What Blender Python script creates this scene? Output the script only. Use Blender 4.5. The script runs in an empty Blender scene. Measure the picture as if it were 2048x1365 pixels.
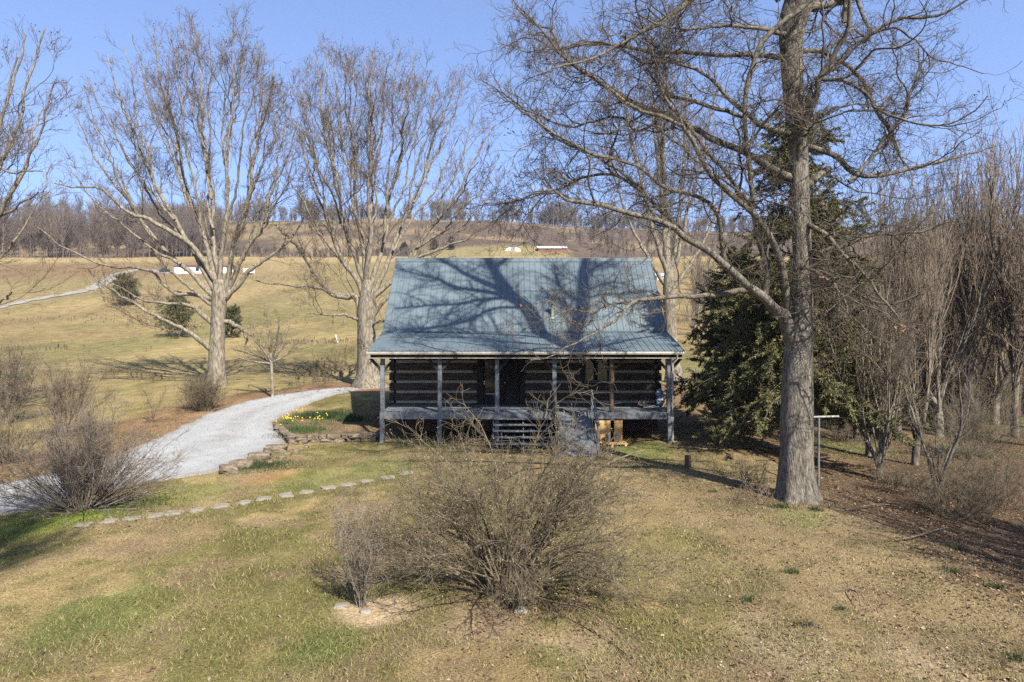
import bpy, math, random
import numpy as np
from mathutils import Vector, Matrix

# ------------------------------------------------------------------ camera, sky, sun
S = bpy.context.scene
F = 1365.33                      # focal length in photo pixels (2048 wide)
CX, CY, CAMZ = 1024.0, 650.0, 5.0
cam_d = bpy.data.cameras.new("camera"); cam = bpy.data.objects.new("camera", cam_d)
S.collection.objects.link(cam); S.camera = cam
cam_d.sensor_width = 36.0; cam_d.lens = 24.0
cam_d.shift_y = -32.5 / 2048.0
cam_d.clip_start = 0.1; cam_d.clip_end = 6000
cam.location = (0, 0, CAMZ); cam.rotation_euler = (math.radians(90), 0, 0)

SUN_EL, SUN_AZ = math.radians(43), math.radians(150)
w = bpy.data.worlds.new("World"); S.world = w; w.use_nodes = True
nt = w.node_tree; nt.nodes.clear()
sky = nt.nodes.new("ShaderNodeTexSky"); sky.sky_type = 'NISHITA'; sky.sun_disc = False
sky.sun_elevation = SUN_EL; sky.sun_rotation = SUN_AZ
sky.air_density = 1.0; sky.dust_density = 0.4; sky.ozone_density = 2.2; sky.altitude = 300
bg = nt.nodes.new("ShaderNodeBackground"); bg.inputs[1].default_value = 0.114
hs = nt.nodes.new("ShaderNodeHueSaturation"); hs.inputs['Hue'].default_value = 0.509; hs.inputs['Saturation'].default_value = 1.0
wo = nt.nodes.new("ShaderNodeOutputWorld")
stc = nt.nodes.new('ShaderNodeTexCoord'); sva = nt.nodes.new('ShaderNodeVectorMath'); sva.operation = 'ADD'; sva.inputs[1].default_value = (0, 0, .21)
svn = nt.nodes.new('ShaderNodeVectorMath'); svn.operation = 'NORMALIZE'
nt.links.new(stc.outputs['Generated'], sva.inputs[0]); nt.links.new(sva.outputs[0], svn.inputs[0]); nt.links.new(svn.outputs[0], sky.inputs[0])
nt.links.new(sky.outputs[0], hs.inputs['Color']); nt.links.new(hs.outputs[0], bg.inputs[0]); nt.links.new(bg.outputs[0], wo.inputs[0])
sl = bpy.data.lights.new("sun", 'SUN'); sl.energy = 5.0; sl.angle = math.radians(0.45); sl.color = (1.0, 0.95, 0.86)
so = bpy.data.objects.new("sun", sl); S.collection.objects.link(so)
TOSUN = Vector((math.sin(SUN_AZ) * math.cos(SUN_EL), math.cos(SUN_AZ) * math.cos(SUN_EL), math.sin(SUN_EL)))
so.rotation_euler = TOSUN.to_track_quat('Z', 'Y').to_euler(); so.location = (20, -20, 40)
S.view_settings.view_transform = 'Standard'; S.view_settings.look = 'None'
S.view_settings.exposure = 1.45; S.view_settings.gamma = 1.0
S.render.resolution_x = 1024; S.render.resolution_y = 682
S.cycles.use_denoising = False; S.cycles.max_bounces = 6; S.cycles.diffuse_bounces = 3; S.cycles.transparent_max_bounces = 8

# ------------------------------------------------------------------ helpers
C = S.collection
def link(o, parent=None):
    C.objects.link(o)
    if parent is not None: o.parent = parent
    return o
def tag(o, label=None, cat=None, group=None, kind=None):
    if label: o['label'] = label
    if cat: o['category'] = cat
    if group: o['group'] = group
    if kind: o['kind'] = kind
    return o
def empty(name, loc, label=None, cat=None, group=None, rz=0):
    o = bpy.data.objects.new(name, None); o.empty_display_size = 0.2
    o.location = loc; o.rotation_euler = (0, 0, rz); link(o)
    return tag(o, label, cat, group)
def np_mesh(name, V, Fq, mat, parent=None, smooth=True, cols=None, loc=None):
    """V (n,3), Fq list of int arrays (m,k); world coords; parent's location is subtracted."""
    V = np.asarray(V, dtype=np.float32).reshape(-1, 3)
    if parent is not None:
        pl = parent
        off = np.zeros(3)
        while pl is not None: off += np.array(pl.location); pl = pl.parent
        V = V - off.astype(np.float32)
    elif loc is not None: V = V - np.array(loc, dtype=np.float32)
    if not isinstance(Fq, (list, tuple)): Fq = [Fq]
    Fq = [np.asarray(f, dtype=np.int32) for f in Fq if len(f)]
    me = bpy.data.meshes.new(name)
    me.vertices.add(len(V)); me.vertices.foreach_set("co", V.ravel())
    nl = sum(f.size for f in Fq); npoly = sum(len(f) for f in Fq)
    me.loops.add(nl); me.loops.foreach_set("vertex_index", np.concatenate([f.ravel() for f in Fq]))
    tot = np.concatenate([np.full(len(f), f.shape[1], np.int32) for f in Fq])
    st = np.concatenate([[0], np.cumsum(tot)[:-1]]).astype(np.int32)
    me.polygons.add(npoly); me.polygons.foreach_set("loop_start", st); me.polygons.foreach_set("loop_total", tot)
    me.polygons.foreach_set("use_smooth", np.full(npoly, smooth))
    if cols is not None:
        a = me.color_attributes.new("Col", 'FLOAT_COLOR', 'POINT')
        c4 = np.ones((len(V), 4), np.float32); c4[:, :3] = np.asarray(cols)*ALB
        a.data.foreach_set("color", c4.ravel())
    me.update(calc_edges=True); me.validate()
    me.materials.append(mat)
    o = bpy.data.objects.new(name, me)
    if loc is not None and parent is None: o.location = loc
    return link(o, parent)

class MB:
    """collects boxes, prisms and tubes into one mesh"""
    def __init__(s): s.V = []; s.F = {3: [], 4: []}; s.n = 0
    def add(s, V, F):
        V = np.asarray(V, float).reshape(-1, 3); s.V.append(V)
        for f in F: 
            if len(f) in s.F: s.F[len(f)].append([i + s.n for i in f])
            else:
                for k in range(1, len(f) - 1): s.F[3].append([f[0] + s.n, f[k] + s.n, f[k + 1] + s.n])
        s.n += len(V)
    def box(s, x0, x1, y0, y1, z0, z1):
        V = [(x0,y0,z0),(x1,y0,z0),(x1,y1,z0),(x0,y1,z0),(x0,y0,z1),(x1,y0,z1),(x1,y1,z1),(x0,y1,z1)]
        s.add(V, [(0,3,2,1),(4,5,6,7),(0,1,5,4),(1,2,6,5),(2,3,7,6),(3,0,4,7)])
    def bbox(s, x0, x1, y0, y1, z0, z1, c=0.012):
        """box with chamfered long edges (all twelve)"""
        import bmesh
        bm = bmesh.new(); r = bmesh.ops.create_cube(bm, size=1)
        for v in bm.verts: v.co = Vector(((x0+x1)/2 + v.co.x*(x1-x0), (y0+y1)/2 + v.co.y*(y1-y0), (z0+z1)/2 + v.co.z*(z1-z0)))
        bmesh.ops.bevel(bm, geom=list(bm.edges), offset=c, segments=1, affect='EDGES')
        bm.verts.index_update()
        s.add([tuple(v.co) for v in bm.verts], [tuple(v.index for v in f.verts) for f in bm.faces]); bm.free()
    def bar(s, a, b, wd, ht, up=(0,0,1)):
        a = Vector(a); b = Vector(b); d = (b-a).normalized(); up = Vector(up)
        sx = d.cross(up).normalized(); sz = sx.cross(d).normalized()
        V = []
        for p in (a, b):
            for (i, j) in ((-1,-1),(1,-1),(1,1),(-1,1)): V.append(tuple(p + sx*(i*wd/2) + sz*(j*ht/2)))
        s.add(V, [(3,2,1,0),(4,5,6,7),(0,1,5,4),(1,2,6,5),(2,3,7,6),(3,0,4,7)])
    def lathe(s, c, prof, n=16, axis='z'):
        V = []; Fq = []
        for (r, h) in prof:
            for k in range(n):
                a = 2*math.pi*k/n; x, y = r*math.cos(a), r*math.sin(a)
                V.append((c[0]+x, c[1]+y, c[2]+h) if axis == 'z' else (c[0]+x, c[1]+h, c[2]+y) if axis == 'y' else (c[0]+h, c[1]+x, c[2]+y))
        for i in range(len(prof)-1):
            for k in range(n): Fq.append((i*n+k, i*n+(k+1)%n, (i+1)*n+(k+1)%n, (i+1)*n+k))
        s.add(V, Fq)
        s.add(V[:n][::-1], [tuple(range(n))]); s.add(V[-n:], [tuple(range(n))])
    def tube(s, pts, rad, n=8):
        P = np.array(pts, float)[None]; R = np.array(rad, float)[None] if np.ndim(rad) else np.full((1, len(pts)), rad)
        V, Fq = tubes(P, R, n); s.add(V, [tuple(f) for f in Fq])
        e = V[-n:]; s.add(e, [tuple(range(n))]); s.add(V[:n][::-1], [tuple(range(n))])
    def build(s, name, mat, parent=None, smooth=False, loc=None, cols=None):
        return np_mesh(name, np.concatenate(s.V), [np.array(v) for v in s.F.values() if v], mat, parent, smooth, loc=loc, cols=cols)

def norm(v): return v / np.maximum(np.linalg.norm(v, axis=-1, keepdims=True), 1e-9)
def tubes(P, R, n, mod=None):
    """P (M,N,3) polylines, R (M,N) radii -> verts, quads"""
    M, N, _ = P.shape
    T = np.empty_like(P); T[:, 1:-1] = P[:, 2:] - P[:, :-2]; T[:, 0] = P[:, 1]-P[:, 0]; T[:, -1] = P[:, -1]-P[:, -2]
    T = norm(T)
    ref = np.where(np.abs(norm(P[:, -1]-P[:, 0])[:, 2:3]) > 0.8, np.array([[1., 0, 0]]), np.array([[0, 0, 1.]]))[:, None, :]
    A = norm(np.cross(T, np.broadcast_to(ref, T.shape))); B = np.cross(T, A)
    th = np.arange(n) * 2*np.pi/n
    cs, sn = np.cos(th), np.sin(th)
    RR = R[:, :, None] * (mod if mod is not None else 1.0) * np.ones(n)
    V = P[:, :, None, :] + RR[..., None]*(A[:, :, None, :]*cs[None, None, :, None] + B[:, :, None, :]*sn[None, None, :, None])
    i = np.arange(M)[:, None, None]*(N*n) + np.arange(N-1)[None, :, None]*n
    k = np.arange(n)[None, None, :]; k2 = (k+1) % n
    Fq = np.stack([i+k, i+n+k, i+n+k2, i+k2], -1).reshape(-1, 4)
    return V.reshape(-1, 3), Fq
def join(parts):
    Vs, Fs, o = [], [], 0
    for V, Fq in parts: Vs.append(V); Fs.append(Fq + o); o += len(V)
    return np.concatenate(Vs), np.concatenate(Fs)
def resample(pts, N):
    """Catmull-Rom through pts (k,d), N equally spaced samples"""
    p = np.asarray(pts, float)
    if len(p) < 3:
        t = np.linspace(0, 1, N)[:, None]; return p[0]*(1-t) + p[-1]*t
    e = np.concatenate([[2*p[0]-p[1]], p, [2*p[-1]-p[-2]]]); out = []
    for i in range(len(p)-1):
        a, b, c, d = e[i], e[i+1], e[i+2], e[i+3]
        for t in np.linspace(0, 1, 12, endpoint=False):
            out.append(0.5*((2*b)+(-a+c)*t+(2*a-5*b+4*c-d)*t*t+(-a+3*b-3*c+d)*t**3))
    out.append(p[-1]); out = np.array(out)
    s = np.concatenate([[0], np.cumsum(np.linalg.norm(np.diff(out[:, :3], axis=0), axis=1))])
    tt = np.linspace(0, s[-1], N)
    return np.stack([np.interp(tt, s, out[:, j]) for j in range(out.shape[1])], 1)

def hash2(ix, iy, seed):
    n = (ix.astype(np.int64)*374761393 + iy.astype(np.int64)*668265263 + seed*1442695041) & 0xffffffff
    n = ((n ^ (n >> 13)) * 1274126177) & 0xffffffff
    return ((n ^ (n >> 16)) & 0xffff) / 65535.0
def vnoise(x, y, seed=0):
    x = np.asarray(x, float); y = np.asarray(y, float)
    ix, iy = np.floor(x), np.floor(y); fx, fy = x-ix, y-iy
    fx = fx*fx*(3-2*fx); fy = fy*fy*(3-2*fy)
    a = hash2(ix, iy, seed); b = hash2(ix+1, iy, seed); c = hash2(ix, iy+1, seed); d = hash2(ix+1, iy+1, seed)
    return (a*(1-fx)+b*fx)*(1-fy) + (c*(1-fx)+d*fx)*fy
def fbm(x, y, seed=0, o=4):
    s = 0; a = 0.5; t = 0
    for k in range(o): s = s + a*vnoise(x*2**k, y*2**k, seed+k*17); t += a; a *= 0.55
    return s/t
def sstep(a, b, x): t = np.clip((x-a)/(b-a), 0, 1); return t*t*(3-2*t)

# ------------------------------------------------------------------ materials
HAZE = .00012
ALB = .63
def alb(c): return tuple(v*ALB for v in c)
def mat(name, col=(.5,.5,.5), rough=.8, spec=.3, metal=0.0):
    m = bpy.data.materials.new(name); m.use_nodes = True
    b = m.node_tree.nodes['Principled BSDF']
    b.inputs['Base Color'].default_value = (*alb(col), 1); b.inputs['Roughness'].default_value = rough
    b.inputs['Specular IOR Level'].default_value = spec; b.inputs['Metallic'].default_value = metal
    return m
def noisy(name, c1, c2, scale=(4,4,4), rough=.85, bump=0.3, bscale=None, spec=.2, c3=None, detail=6, bdist=0.02, metal=0, vcol=False, lo=.35, hi=.65):
    """two/three colours mixed by noise in object space, with bump"""
    m = mat(name, c1, rough, spec, metal); t = m.node_tree; N = t.nodes; L = t.links; b = N['Principled BSDF']
    tc = N.new('ShaderNodeTexCoord'); mp = N.new('ShaderNodeMapping'); mp.inputs['Scale'].default_value = scale
    L.new(tc.outputs['Object'], mp.inputs[0])
    n1 = N.new('ShaderNodeTexNoise'); n1.inputs['Scale'].default_value = 1; n1.inputs['Detail'].default_value = detail; n1.inputs['Roughness'].default_value = .6
    L.new(mp.outputs[0], n1.inputs['Vector'])
    c1, c2 = alb(c1), alb(c2); c3 = alb(c3) if c3 is not None else None
    cr = N.new('ShaderNodeValToRGB'); cr.color_ramp.elements[0].position = lo; cr.color_ramp.elements[1].position = hi
    cr.color_ramp.elements[0].color = (*c1, 1); cr.color_ramp.elements[1].color = (*c2, 1)
    if c3 is not None:
        e = cr.color_ramp.elements.new(hi + .12); e.color = (*c3, 1)
    L.new(n1.outputs['Fac'], cr.inputs[0]); out = cr.outputs[0]
    if vcol:
        at = N.new('ShaderNodeVertexColor'); at.layer_name = 'Col'
        mx = N.new('ShaderNodeMix'); mx.data_type = 'RGBA'; mx.blend_type = 'MULTIPLY'; mx.inputs[0].default_value = 1
        L.new(out, mx.inputs[6]); L.new(at.outputs[0], mx.inputs[7]); out = mx.outputs[2]
    L.new(out, b.inputs['Base Color'])
    if bump:
        bp = N.new('ShaderNodeBump'); bp.inputs['Strength'].default_value = bump; bp.inputs['Distance'].default_value = bdist
        n2 = n1
        if bscale:
            mp2 = N.new('ShaderNodeMapping'); mp2.inputs['Scale'].default_value = bscale; L.new(tc.outputs['Object'], mp2.inputs[0])
            n2 = N.new('ShaderNodeTexNoise'); n2.inputs['Scale'].default_value = 1; n2.inputs['Detail'].default_value = 5; L.new(mp2.outputs[0], n2.inputs['Vector'])
        L.new(n2.outputs['Fac'], bp.inputs['Height']); L.new(bp.outputs[0], b.inputs['Normal'])
    return m
def vmat(name, rough=.9, spec=.15, trans=0.0):
    """takes its colour from the vertices"""
    m = mat(name, rough=rough, spec=spec); t = m.node_tree; at = t.nodes.new('ShaderNodeVertexColor'); at.layer_name = 'Col'
    b = t.nodes['Principled BSDF']; t.links.new(at.outputs[0], b.inputs['Base Color'])
    return m

M = {}
M['bark_oak'] = noisy('oak bark', (.085,.070,.052), (.29,.255,.20), (16,16,4.5), bump=1.0, bscale=(34,34,9), c3=(.42,.38,.31), bdist=.05)
M['bark_grey'] = noisy('pale grey bark', (.11,.090,.064), (.35,.30,.22), (9,9,2.6), bump=.8, bscale=(20,20,5), c3=(.47,.43,.35), bdist=.04)
M['limb_oak'] = noisy('oak limbs', (.075,.062,.045), (.235,.20,.145), (10,10,10), bump=.5, bdist=.02)
M['twig_oak'] = noisy('oak twigs', (.075,.058,.042), (.18,.145,.105), (5,5,5), bump=0)
M['limb_grey'] = noisy('grey limbs', (.12,.10,.075), (.36,.315,.24), (6,6,3), bump=.6, bdist=.03)
M['twig_grey'] = noisy('greyish brown twigs', (.11,.082,.058), (.26,.20,.138), (2,2,2), bump=0)
M['twig_red'] = noisy('reddish tan shoots', (.095,.072,.050), (.33,.25,.175), (2.5,2.5,.8), bump=0)
M['stem_thick'] = noisy('thicket trunks', (.07,.058,.045), (.25,.21,.16), (6,6,2), bump=.5, bdist=.03)
M['bush'] = noisy('bush twigs', (.085,.066,.042), (.26,.205,.13), (5,5,5), bump=0)
M['shrub'] = noisy('shrub stems', (.11,.085,.062), (.31,.25,.19), (3,3,2), bump=0)
M['pale_shrub'] = noisy('pale bush stems', (.15,.12,.09), (.36,.30,.225), (3,3,2), bump=0)
M['weed'] = noisy('dry weeds', (.17,.125,.075), (.30,.225,.14), (.3,.3,.3), bump=0)
M['bud'] = mat('yellow green buds', (.33,.285,.13), .8)
M['deadleaf'] = noisy('dead leaves', (.17,.09,.05), (.36,.22,.13), (8,8,8), bump=0)
M['needle'] = vmat('evergreen needles', .75, .25)
M['farwood'] = noisy('far bare woods', (.12,.092,.076), (.23,.18,.15), (.05,.05,.05), bump=0)
M['ridgewood'] = noisy('haze greyed ridge woods', (.17,.15,.145), (.25,.225,.215), (.05,.05,.05), bump=0)  # paler and greyer than the nearer woods: distance haze put into the colour
M['blade'] = vmat('grass blades', .85, .12)
M['litter'] = vmat('leaf litter', .85, .15)

# ------------------------------------------------------------------ terrain
_yk = np.array([-400, 0, 30, 38, 45, 60, 80, 120, 180, 250, 300, 2000], float)
_zk = np.array([0, 0, 0, .35, .95, 1.35, 2.5, 6.2, 15, 27, 35, 35], float)
_yt = np.arange(-400, 2000, 1.0); _zt = np.interp(_yt, _yk, _zk)
_k = np.hanning(13); _k /= _k.sum(); _zt = np.convolve(np.pad(_zt, 6, mode='edge'), _k, 'valid')
RU = np.array([-2500, -1000, -700, -570, -320, -170, -20, 80, 180, 330, 600, 1024, 2500], float)
RY = np.array([455, 452, 450, 447, 443, 447, 445, 455, 461, 464, 470, 470, 470], float)
WALL = np.array([(-11.1, 32.4), (-9.15, 28.7), (-7.6, 29.1), (-5.9, 29.5)])
def H(x, y):
    x = np.asarray(x, float); y = np.asarray(y, float)
    z = np.interp(y, _yt, _zt)
    u = x/np.maximum(y, 5)*F
    zr = CAMZ + (CY - np.interp(u, RU, RY))/F*600
    t = sstep(300, 610, y)
    hill = z + (zr - 35)*t + 6*(fbm(x/90, y/90, 5)-.5)*sstep(280, 420, y)*1.5*(1-sstep(520, 600, y)*.7)
    z = np.where(y > 300, hill, z)
    z = z - 30*sstep(640, 1400, y)
    z = z + (fbm(x/30, y/30, 9)-.5)*1.6*sstep(55, 110, y)
    z = z + (fbm(x/3.2, y/3.2, 3)-.5)*.16*(1-sstep(60, 90, y))
    z = z + ((fbm(x/.55, y/.55, 13, 3)-.5)*.075 + (fbm(x/1.6, y/1.6, 14, 2)-.5)*.06)*(1-sstep(28, 34, y))*sstep(6, 9, y)
    # right side falls away to the wood
    z = z - .55*sstep(8.5, 13, x)*sstep(6, 12, y)*(1-sstep(55, 80, y))
    z = z + .30*sstep(-11, -7, x)*(1-sstep(-2, 2, x))*sstep(14, 8, y)*0
    # raised bed behind the stone wall
    s1 = np.interp(x, WALL[:, 0], WALL[:, 1])
    inb = sstep(0, .12, y-s1)*sstep(-11.2, -11.0, x)*(1-sstep(-5.6, -5.2, x))*(1-sstep(34, 38, y))
    z = z + .26*inb
    # level pad under the cabin
    pad = sstep(-7.0, -5.8, x)*(1-sstep(7, 8.2, x))*sstep(29.8, 31, y)*(1-sstep(39, 41, y))
    z = z*(1-pad) + .05*pad
    return z
def U(px, py, D): return np.array([(px-CX)/F*D, D, CAMZ-(py-CY)/F*D])
_D = np.concatenate([np.arange(7, 60, .05), np.arange(60, 900, .5)])
def G(px, py):
    """the ground point seen at photo pixel (px, py)"""
    X = (px-CX)/F*_D; Z = CAMZ-(py-CY)/F*_D
    hit = np.nonzero(H(X, _D) >= Z)[0]
    i = hit[0] if len(hit) else len(_D)-1
    return np.array([X[i], _D[i], float(H(X[i], _D[i]))])
def gz(x, y): return float(H(x, y))

# driveway edges (photo pixels of the ground points it passes)
dr_lo = [(-420,1075),(-200,1052),(0,1032),(150,1002),(300,966),(430,944),(485,925),(545,902),(572,886),(562,873),(548,858),(560,838),(600,817),(650,797),(700,784),(722,779.5)]
dr_hi = [(-420,1000),(-200,985),(0,970),(110,948),(220,915),(290,886),(335,866),(380,846),(410,831),(445,818),(480,807),(520,799),(570,789),(620,782.5),(670,778),(705,776)]
NL = 150
lo = resample([G(*p) for p in dr_lo], NL); hi = resample([G(*p) for p in dr_hi], NL)
def poly_in(px, py, poly):
    ins = np.zeros(np.shape(px), bool); n = len(poly)
    for i in range(n):
        x0, y0 = poly[i][:2]; x1, y1 = poly[(i+1) % n][:2]
        c = ((y0 > py) != (y1 > py)) & (px < (x1-x0)*(py-y0)/(y1-y0+1e-12)+x0); ins ^= c
    return ins
DRV = np.concatenate([lo[::4, :2], hi[::-4, :2]])

def lerp(a, b, t): return a*(1-t[..., None]) + np.array(b)*t[..., None]
def ground_colour(x, y):
    """lawn, straw, dirt, leaf litter, pasture, hillside: the ground's own colours"""
    gN = fbm(x/2.2, y/2.2, 21, 5); gF = fbm(x/.35, y/.35, 31, 3); dN = fbm(x/3.0+7, y/3.0, 41, 4); bN = fbm(x/7, y/7, 51, 3)
    straw = np.array([.285, .208, .095]); green = np.array([.095, .100, .028]); dirt = np.array([.235, .165, .095])
    leaf = np.array([.105, .068, .042])
    c = np.ones(x.shape+(3,))*straw
    g8 = fbm(x/.75, y/.75, 33, 4); gamt = sstep(.46, .57, gN*.5+g8*.3+gF*.2 + .05*sstep(6, -6, x) )
    c = lerp(c, green, gamt*.68)
    c = lerp(c, dirt, sstep(.50, .62, dN*.5+fbm(x/.9+3, y/.9, 35, 4)*.5)*.7)
    # right of the lawn: brown dirt strewn with leaves
    rt = sstep(-1.0, 7.5, x + 2.5*(bN-.5)*2)*(1-sstep(24, 30, y))
    c = lerp(c, [.235, .178, .098], rt*.60)
    lf = sstep(.0, 1.0, (x + 2.6*(bN-.5)*2 - 8.6)/2.2 - .35*sstep(22, 12, y))*sstep(8, 12, y)
    lf = np.clip(lf*(1-.75*sstep(29, 33, y)*sstep(.4, .6, gN)), 0, 1)
    c = lerp(c, leaf, lf*.92)
    wood = sstep(12, 14, x)*sstep(27, 31, y)*(1-sstep(60, 80, y))
    c = lerp(c, [.13, .135, .05], wood*sstep(.42, .6, gN)*.8)
    # ground behind and beside the cabin
    sh = sstep(6.6, 8, x)*(1-sstep(13, 15, x))*sstep(24, 27, y)*(1-sstep(46, 52, y))
    c = lerp(c, [.22, .145, .075], sh*.6)
    # mulch strip between drive and pasture, bed and tree bases
    hx = np.interp(y, np.maximum.accumulate(hi[:, 1]), hi[:, 0])
    d = hx - x
    mul = sstep(-.3, .2, d)*(1-sstep(2.6, 3.8, d+1.2*(bN-.5)*2))*sstep(18, 20, y)*(1-sstep(46, 50, y))
    c = lerp(c, [.19, .105, .06], mul*.85*(.7+.3*sstep(.4, .6, gF)))
    s1 = np.interp(x, WALL[:, 0], WALL[:, 1])
    bed = sstep(0, .1, y-s1)*sstep(-11.4, -10.8, x)*(1-sstep(-5.6, -5.0, x))*(1-sstep(34, 36, y))
    c = lerp(c, [.17, .115, .07], bed*.8)
    for (px, py, r, cc, a) in ((738, 1225, .62, (.44,.33,.20), .9), (800, 1215, .5, (.42,.31,.19), .6), (950, 1245, .8, (.36,.26,.155), .75), (1010, 1260, .6, (.34,.25,.15), .6),
                               (1180, 1290, .9, (.35,.26,.16), .55), (1560, 1290, .9, (.33,.25,.16), .5), (1850, 1330, .8, (.33,.25,.16), .5),
                               (562, 952, .7, (.36,.18,.07), .5), (520, 962, .5, (.34,.18,.08), .3), (1120, 905, 1.0, (.36,.24,.12), .7), (1290, 868, 1.2, (.40,.26,.13), .75), (1220, 880, 1.0, (.40,.27,.13), .7),
                               (60, 1046, 1.6, (.15,.19,.03), .7), (190, 1022, 1.0, (.13,.17,.03), .7), (380, 985, 1.2, (.15,.18,.04), .5), (620, 965, 1.3, (.13,.16,.04), .6), (770, 935, 1.4, (.10,.14,.035), .6),
                               (1290, 900, 1.6, (.11,.14,.035), .75), (640, 1300, .8, (.09,.12,.035), .6), (200, 1240, 1.3, (.11,.14,.04), .5), (1600, 1035, .8, (.12,.15,.04), .5),
                               (1210, 1130, 1.0, (.20,.19,.05), .5), (1340, 1080, .8, (.2,.19,.05), .4), (1010, 1205, 1.0, (.12,.08,.05), .6), (1480, 1000, 1.5, (.15,.10,.06), .6), (1000, 980, 1.6, (.2,.14,.08), .4)):
        p = G(px, py); q = np.hypot((x-p[0]), (y-p[1])*.8)/r + .8*(gN-.5) + .5*(gF-.5)
        c = lerp(c, cc, a*sstep(1.25, .45, q))
    for (px, py, r) in ((435, 765, 3.0), (735, 772, 3.0), (1350, 765, 5.0)):
        p = G(px, py); q = np.hypot((x-p[0]), (y-p[1]))/r + .8*(gN-.5)
        c = lerp(c, (.20,.105,.06), .8*sstep(1.15, .7, q))
    # pasture
    pf = sstep(45, 50, y + .25*np.minimum(x + 10, 0)*0 + 6*sstep(-6, -14, x)*0)
    pf = np.maximum(pf, sstep(3.2, 4.2, d)*sstep(28, 30, y))
    gp = fbm(x/9, y/30, 61, 4)
    past = lerp(np.ones(x.shape+(3,))*np.array([.275,.208,.092]), (.185,.158,.064), sstep(.4, .6, gp))
    past = lerp(past, (.25,.18,.085), sstep(.52, .66, fbm(x/20, y/45, 71, 4))*.75)
    u = x/np.maximum(y, 5)*F
    past = lerp(past, (.26,.19,.095), sstep(105, 150, y)*.45)
    past = lerp(past, (.20,.125,.07), sstep(190, 215, y)*(1-sstep(250, 262, y))*sstep(-480, -620, u)*.7)
    past = lerp(past, (.34,.25,.12), sstep(262, 270, y)*(1-sstep(292, 300, y))*.75)
    c = np.where(pf[..., None] > 0, c*(1-pf[..., None]) + past*pf[..., None], c)
    hN = fbm(x/40, y/25, 81, 5)
    hl = lerp(np.ones(x.shape+(3,))*np.array([.225,.165,.092]), (.115,.083,.060), sstep(.42, .53, hN + .14*sstep(-200, 100, u) - .02))
    hl = lerp(hl, (.125,.095,.07), (1-sstep(330, 380, y))*.8)
    hf = sstep(296, 312, y)
    c = c*(1-hf[..., None]) + hl*hf[..., None]
    c = lerp(c, (.26,.21,.09), sstep(340, 350, y)*(1-sstep(395, 410, y))*sstep(-220, -180, u)*(1-sstep(100, 130, u))*.8)
    return c

def axis(lo_, hi_, step, outer_lo, outer_hi, ratio):
    a = list(np.arange(lo_, hi_+1e-6, step)); s = step
    while a[-1] < outer_hi: s = min(s*ratio, 40); a.append(a[-1]+s)
    s = step; b = []
    p = lo_
    while p > outer_lo: s = min(s*1.12, 40); p -= s; b.append(p)
    return np.array(b[::-1]+a)
gx = np.concatenate([-axis(0.06, 15, .13, 0, 1050, 1.055)[::-1], axis(0.06, 15, .13, 0, 1050, 1.055)])
gx = np.unique(np.round(gx, 4))
gy = axis(8, 33, .13, -250, 950, 1.022)
XX, YY = np.meshgrid(gx, gy); ZZ = H(XX, YY)
nx, ny = len(gx), len(gy)
ii = (np.arange(ny-1)[:, None]*nx + np.arange(nx-1)[None]).ravel()
Fg = np.stack([ii, ii+1, ii+nx+1, ii+nx], -1)
Vg = np.stack([XX, YY, ZZ], -1).reshape(-1, 3)

gm = mat('ground', rough=.95, spec=.08); t = gm.node_tree; N = t.nodes; L = t.links; b = N['Principled BSDF']
at = N.new('ShaderNodeVertexColor'); at.layer_name = 'Col'; tc = N.new('ShaderNodeTexCoord')
def ntex(scale, det, vec=(1,1,1)):
    mp = N.new('ShaderNodeMapping'); mp.inputs['Scale'].default_value = vec; L.new(tc.outputs['Object'], mp.inputs[0])
    n = N.new('ShaderNodeTexNoise'); n.inputs['Scale'].default_value = scale; n.inputs['Detail'].default_value = det; n.inputs['Roughness'].default_value = .65
    L.new(mp.outputs[0], n.inputs['Vector']); return n
nf = ntex(22, 8); nm = ntex(.9, 6, (1, .6, 1)); nl = ntex(.06, 8, (1, .35, 1))
def ramp(src, a, b_, c0, c1):
    r = N.new('ShaderNodeMapRange'); r.inputs[1].default_value = a; r.inputs[2].default_value = b_; r.inputs[3].default_value = c0; r.inputs[4].default_value = c1
    L.new(src, r.inputs[0]); return r.outputs[0]
m1 = N.new('ShaderNodeMath'); m1.operation = 'MULTIPLY'; L.new(ramp(nf.outputs[0], .32, .68, .45, 1.6), m1.inputs[0]); L.new(ramp(nm.outputs[0], .3, .7, .66, 1.30), m1.inputs[1])
m2 = N.new('ShaderNodeMath'); m2.operation = 'MULTIPLY'; L.new(m1.outputs[0], m2.inputs[0]); L.new(ramp(nl.outputs[0], .3, .7, .8, 1.22), m2.inputs[1])
vm = N.new('ShaderNodeVectorMath'); vm.operation = 'SCALE'; L.new(at.outputs[0], vm.inputs[0]); L.new(m2.outputs[0], vm.inputs['Scale'])
L.new(vm.outputs[0], b.inputs['Base Color'])
bp = N.new('ShaderNodeBump'); bp.inputs['Strength'].default_value = .8; bp.inputs['Distance'].default_value = .05; L.new(nf.outputs[0], bp.inputs['Height']); L.new(bp.outputs[0], b.inputs['Normal'])
tag(np_mesh('ground', Vg, Fg, gm, cols=ground_colour(XX, YY).reshape(-1, 3)), kind='structure')

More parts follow.
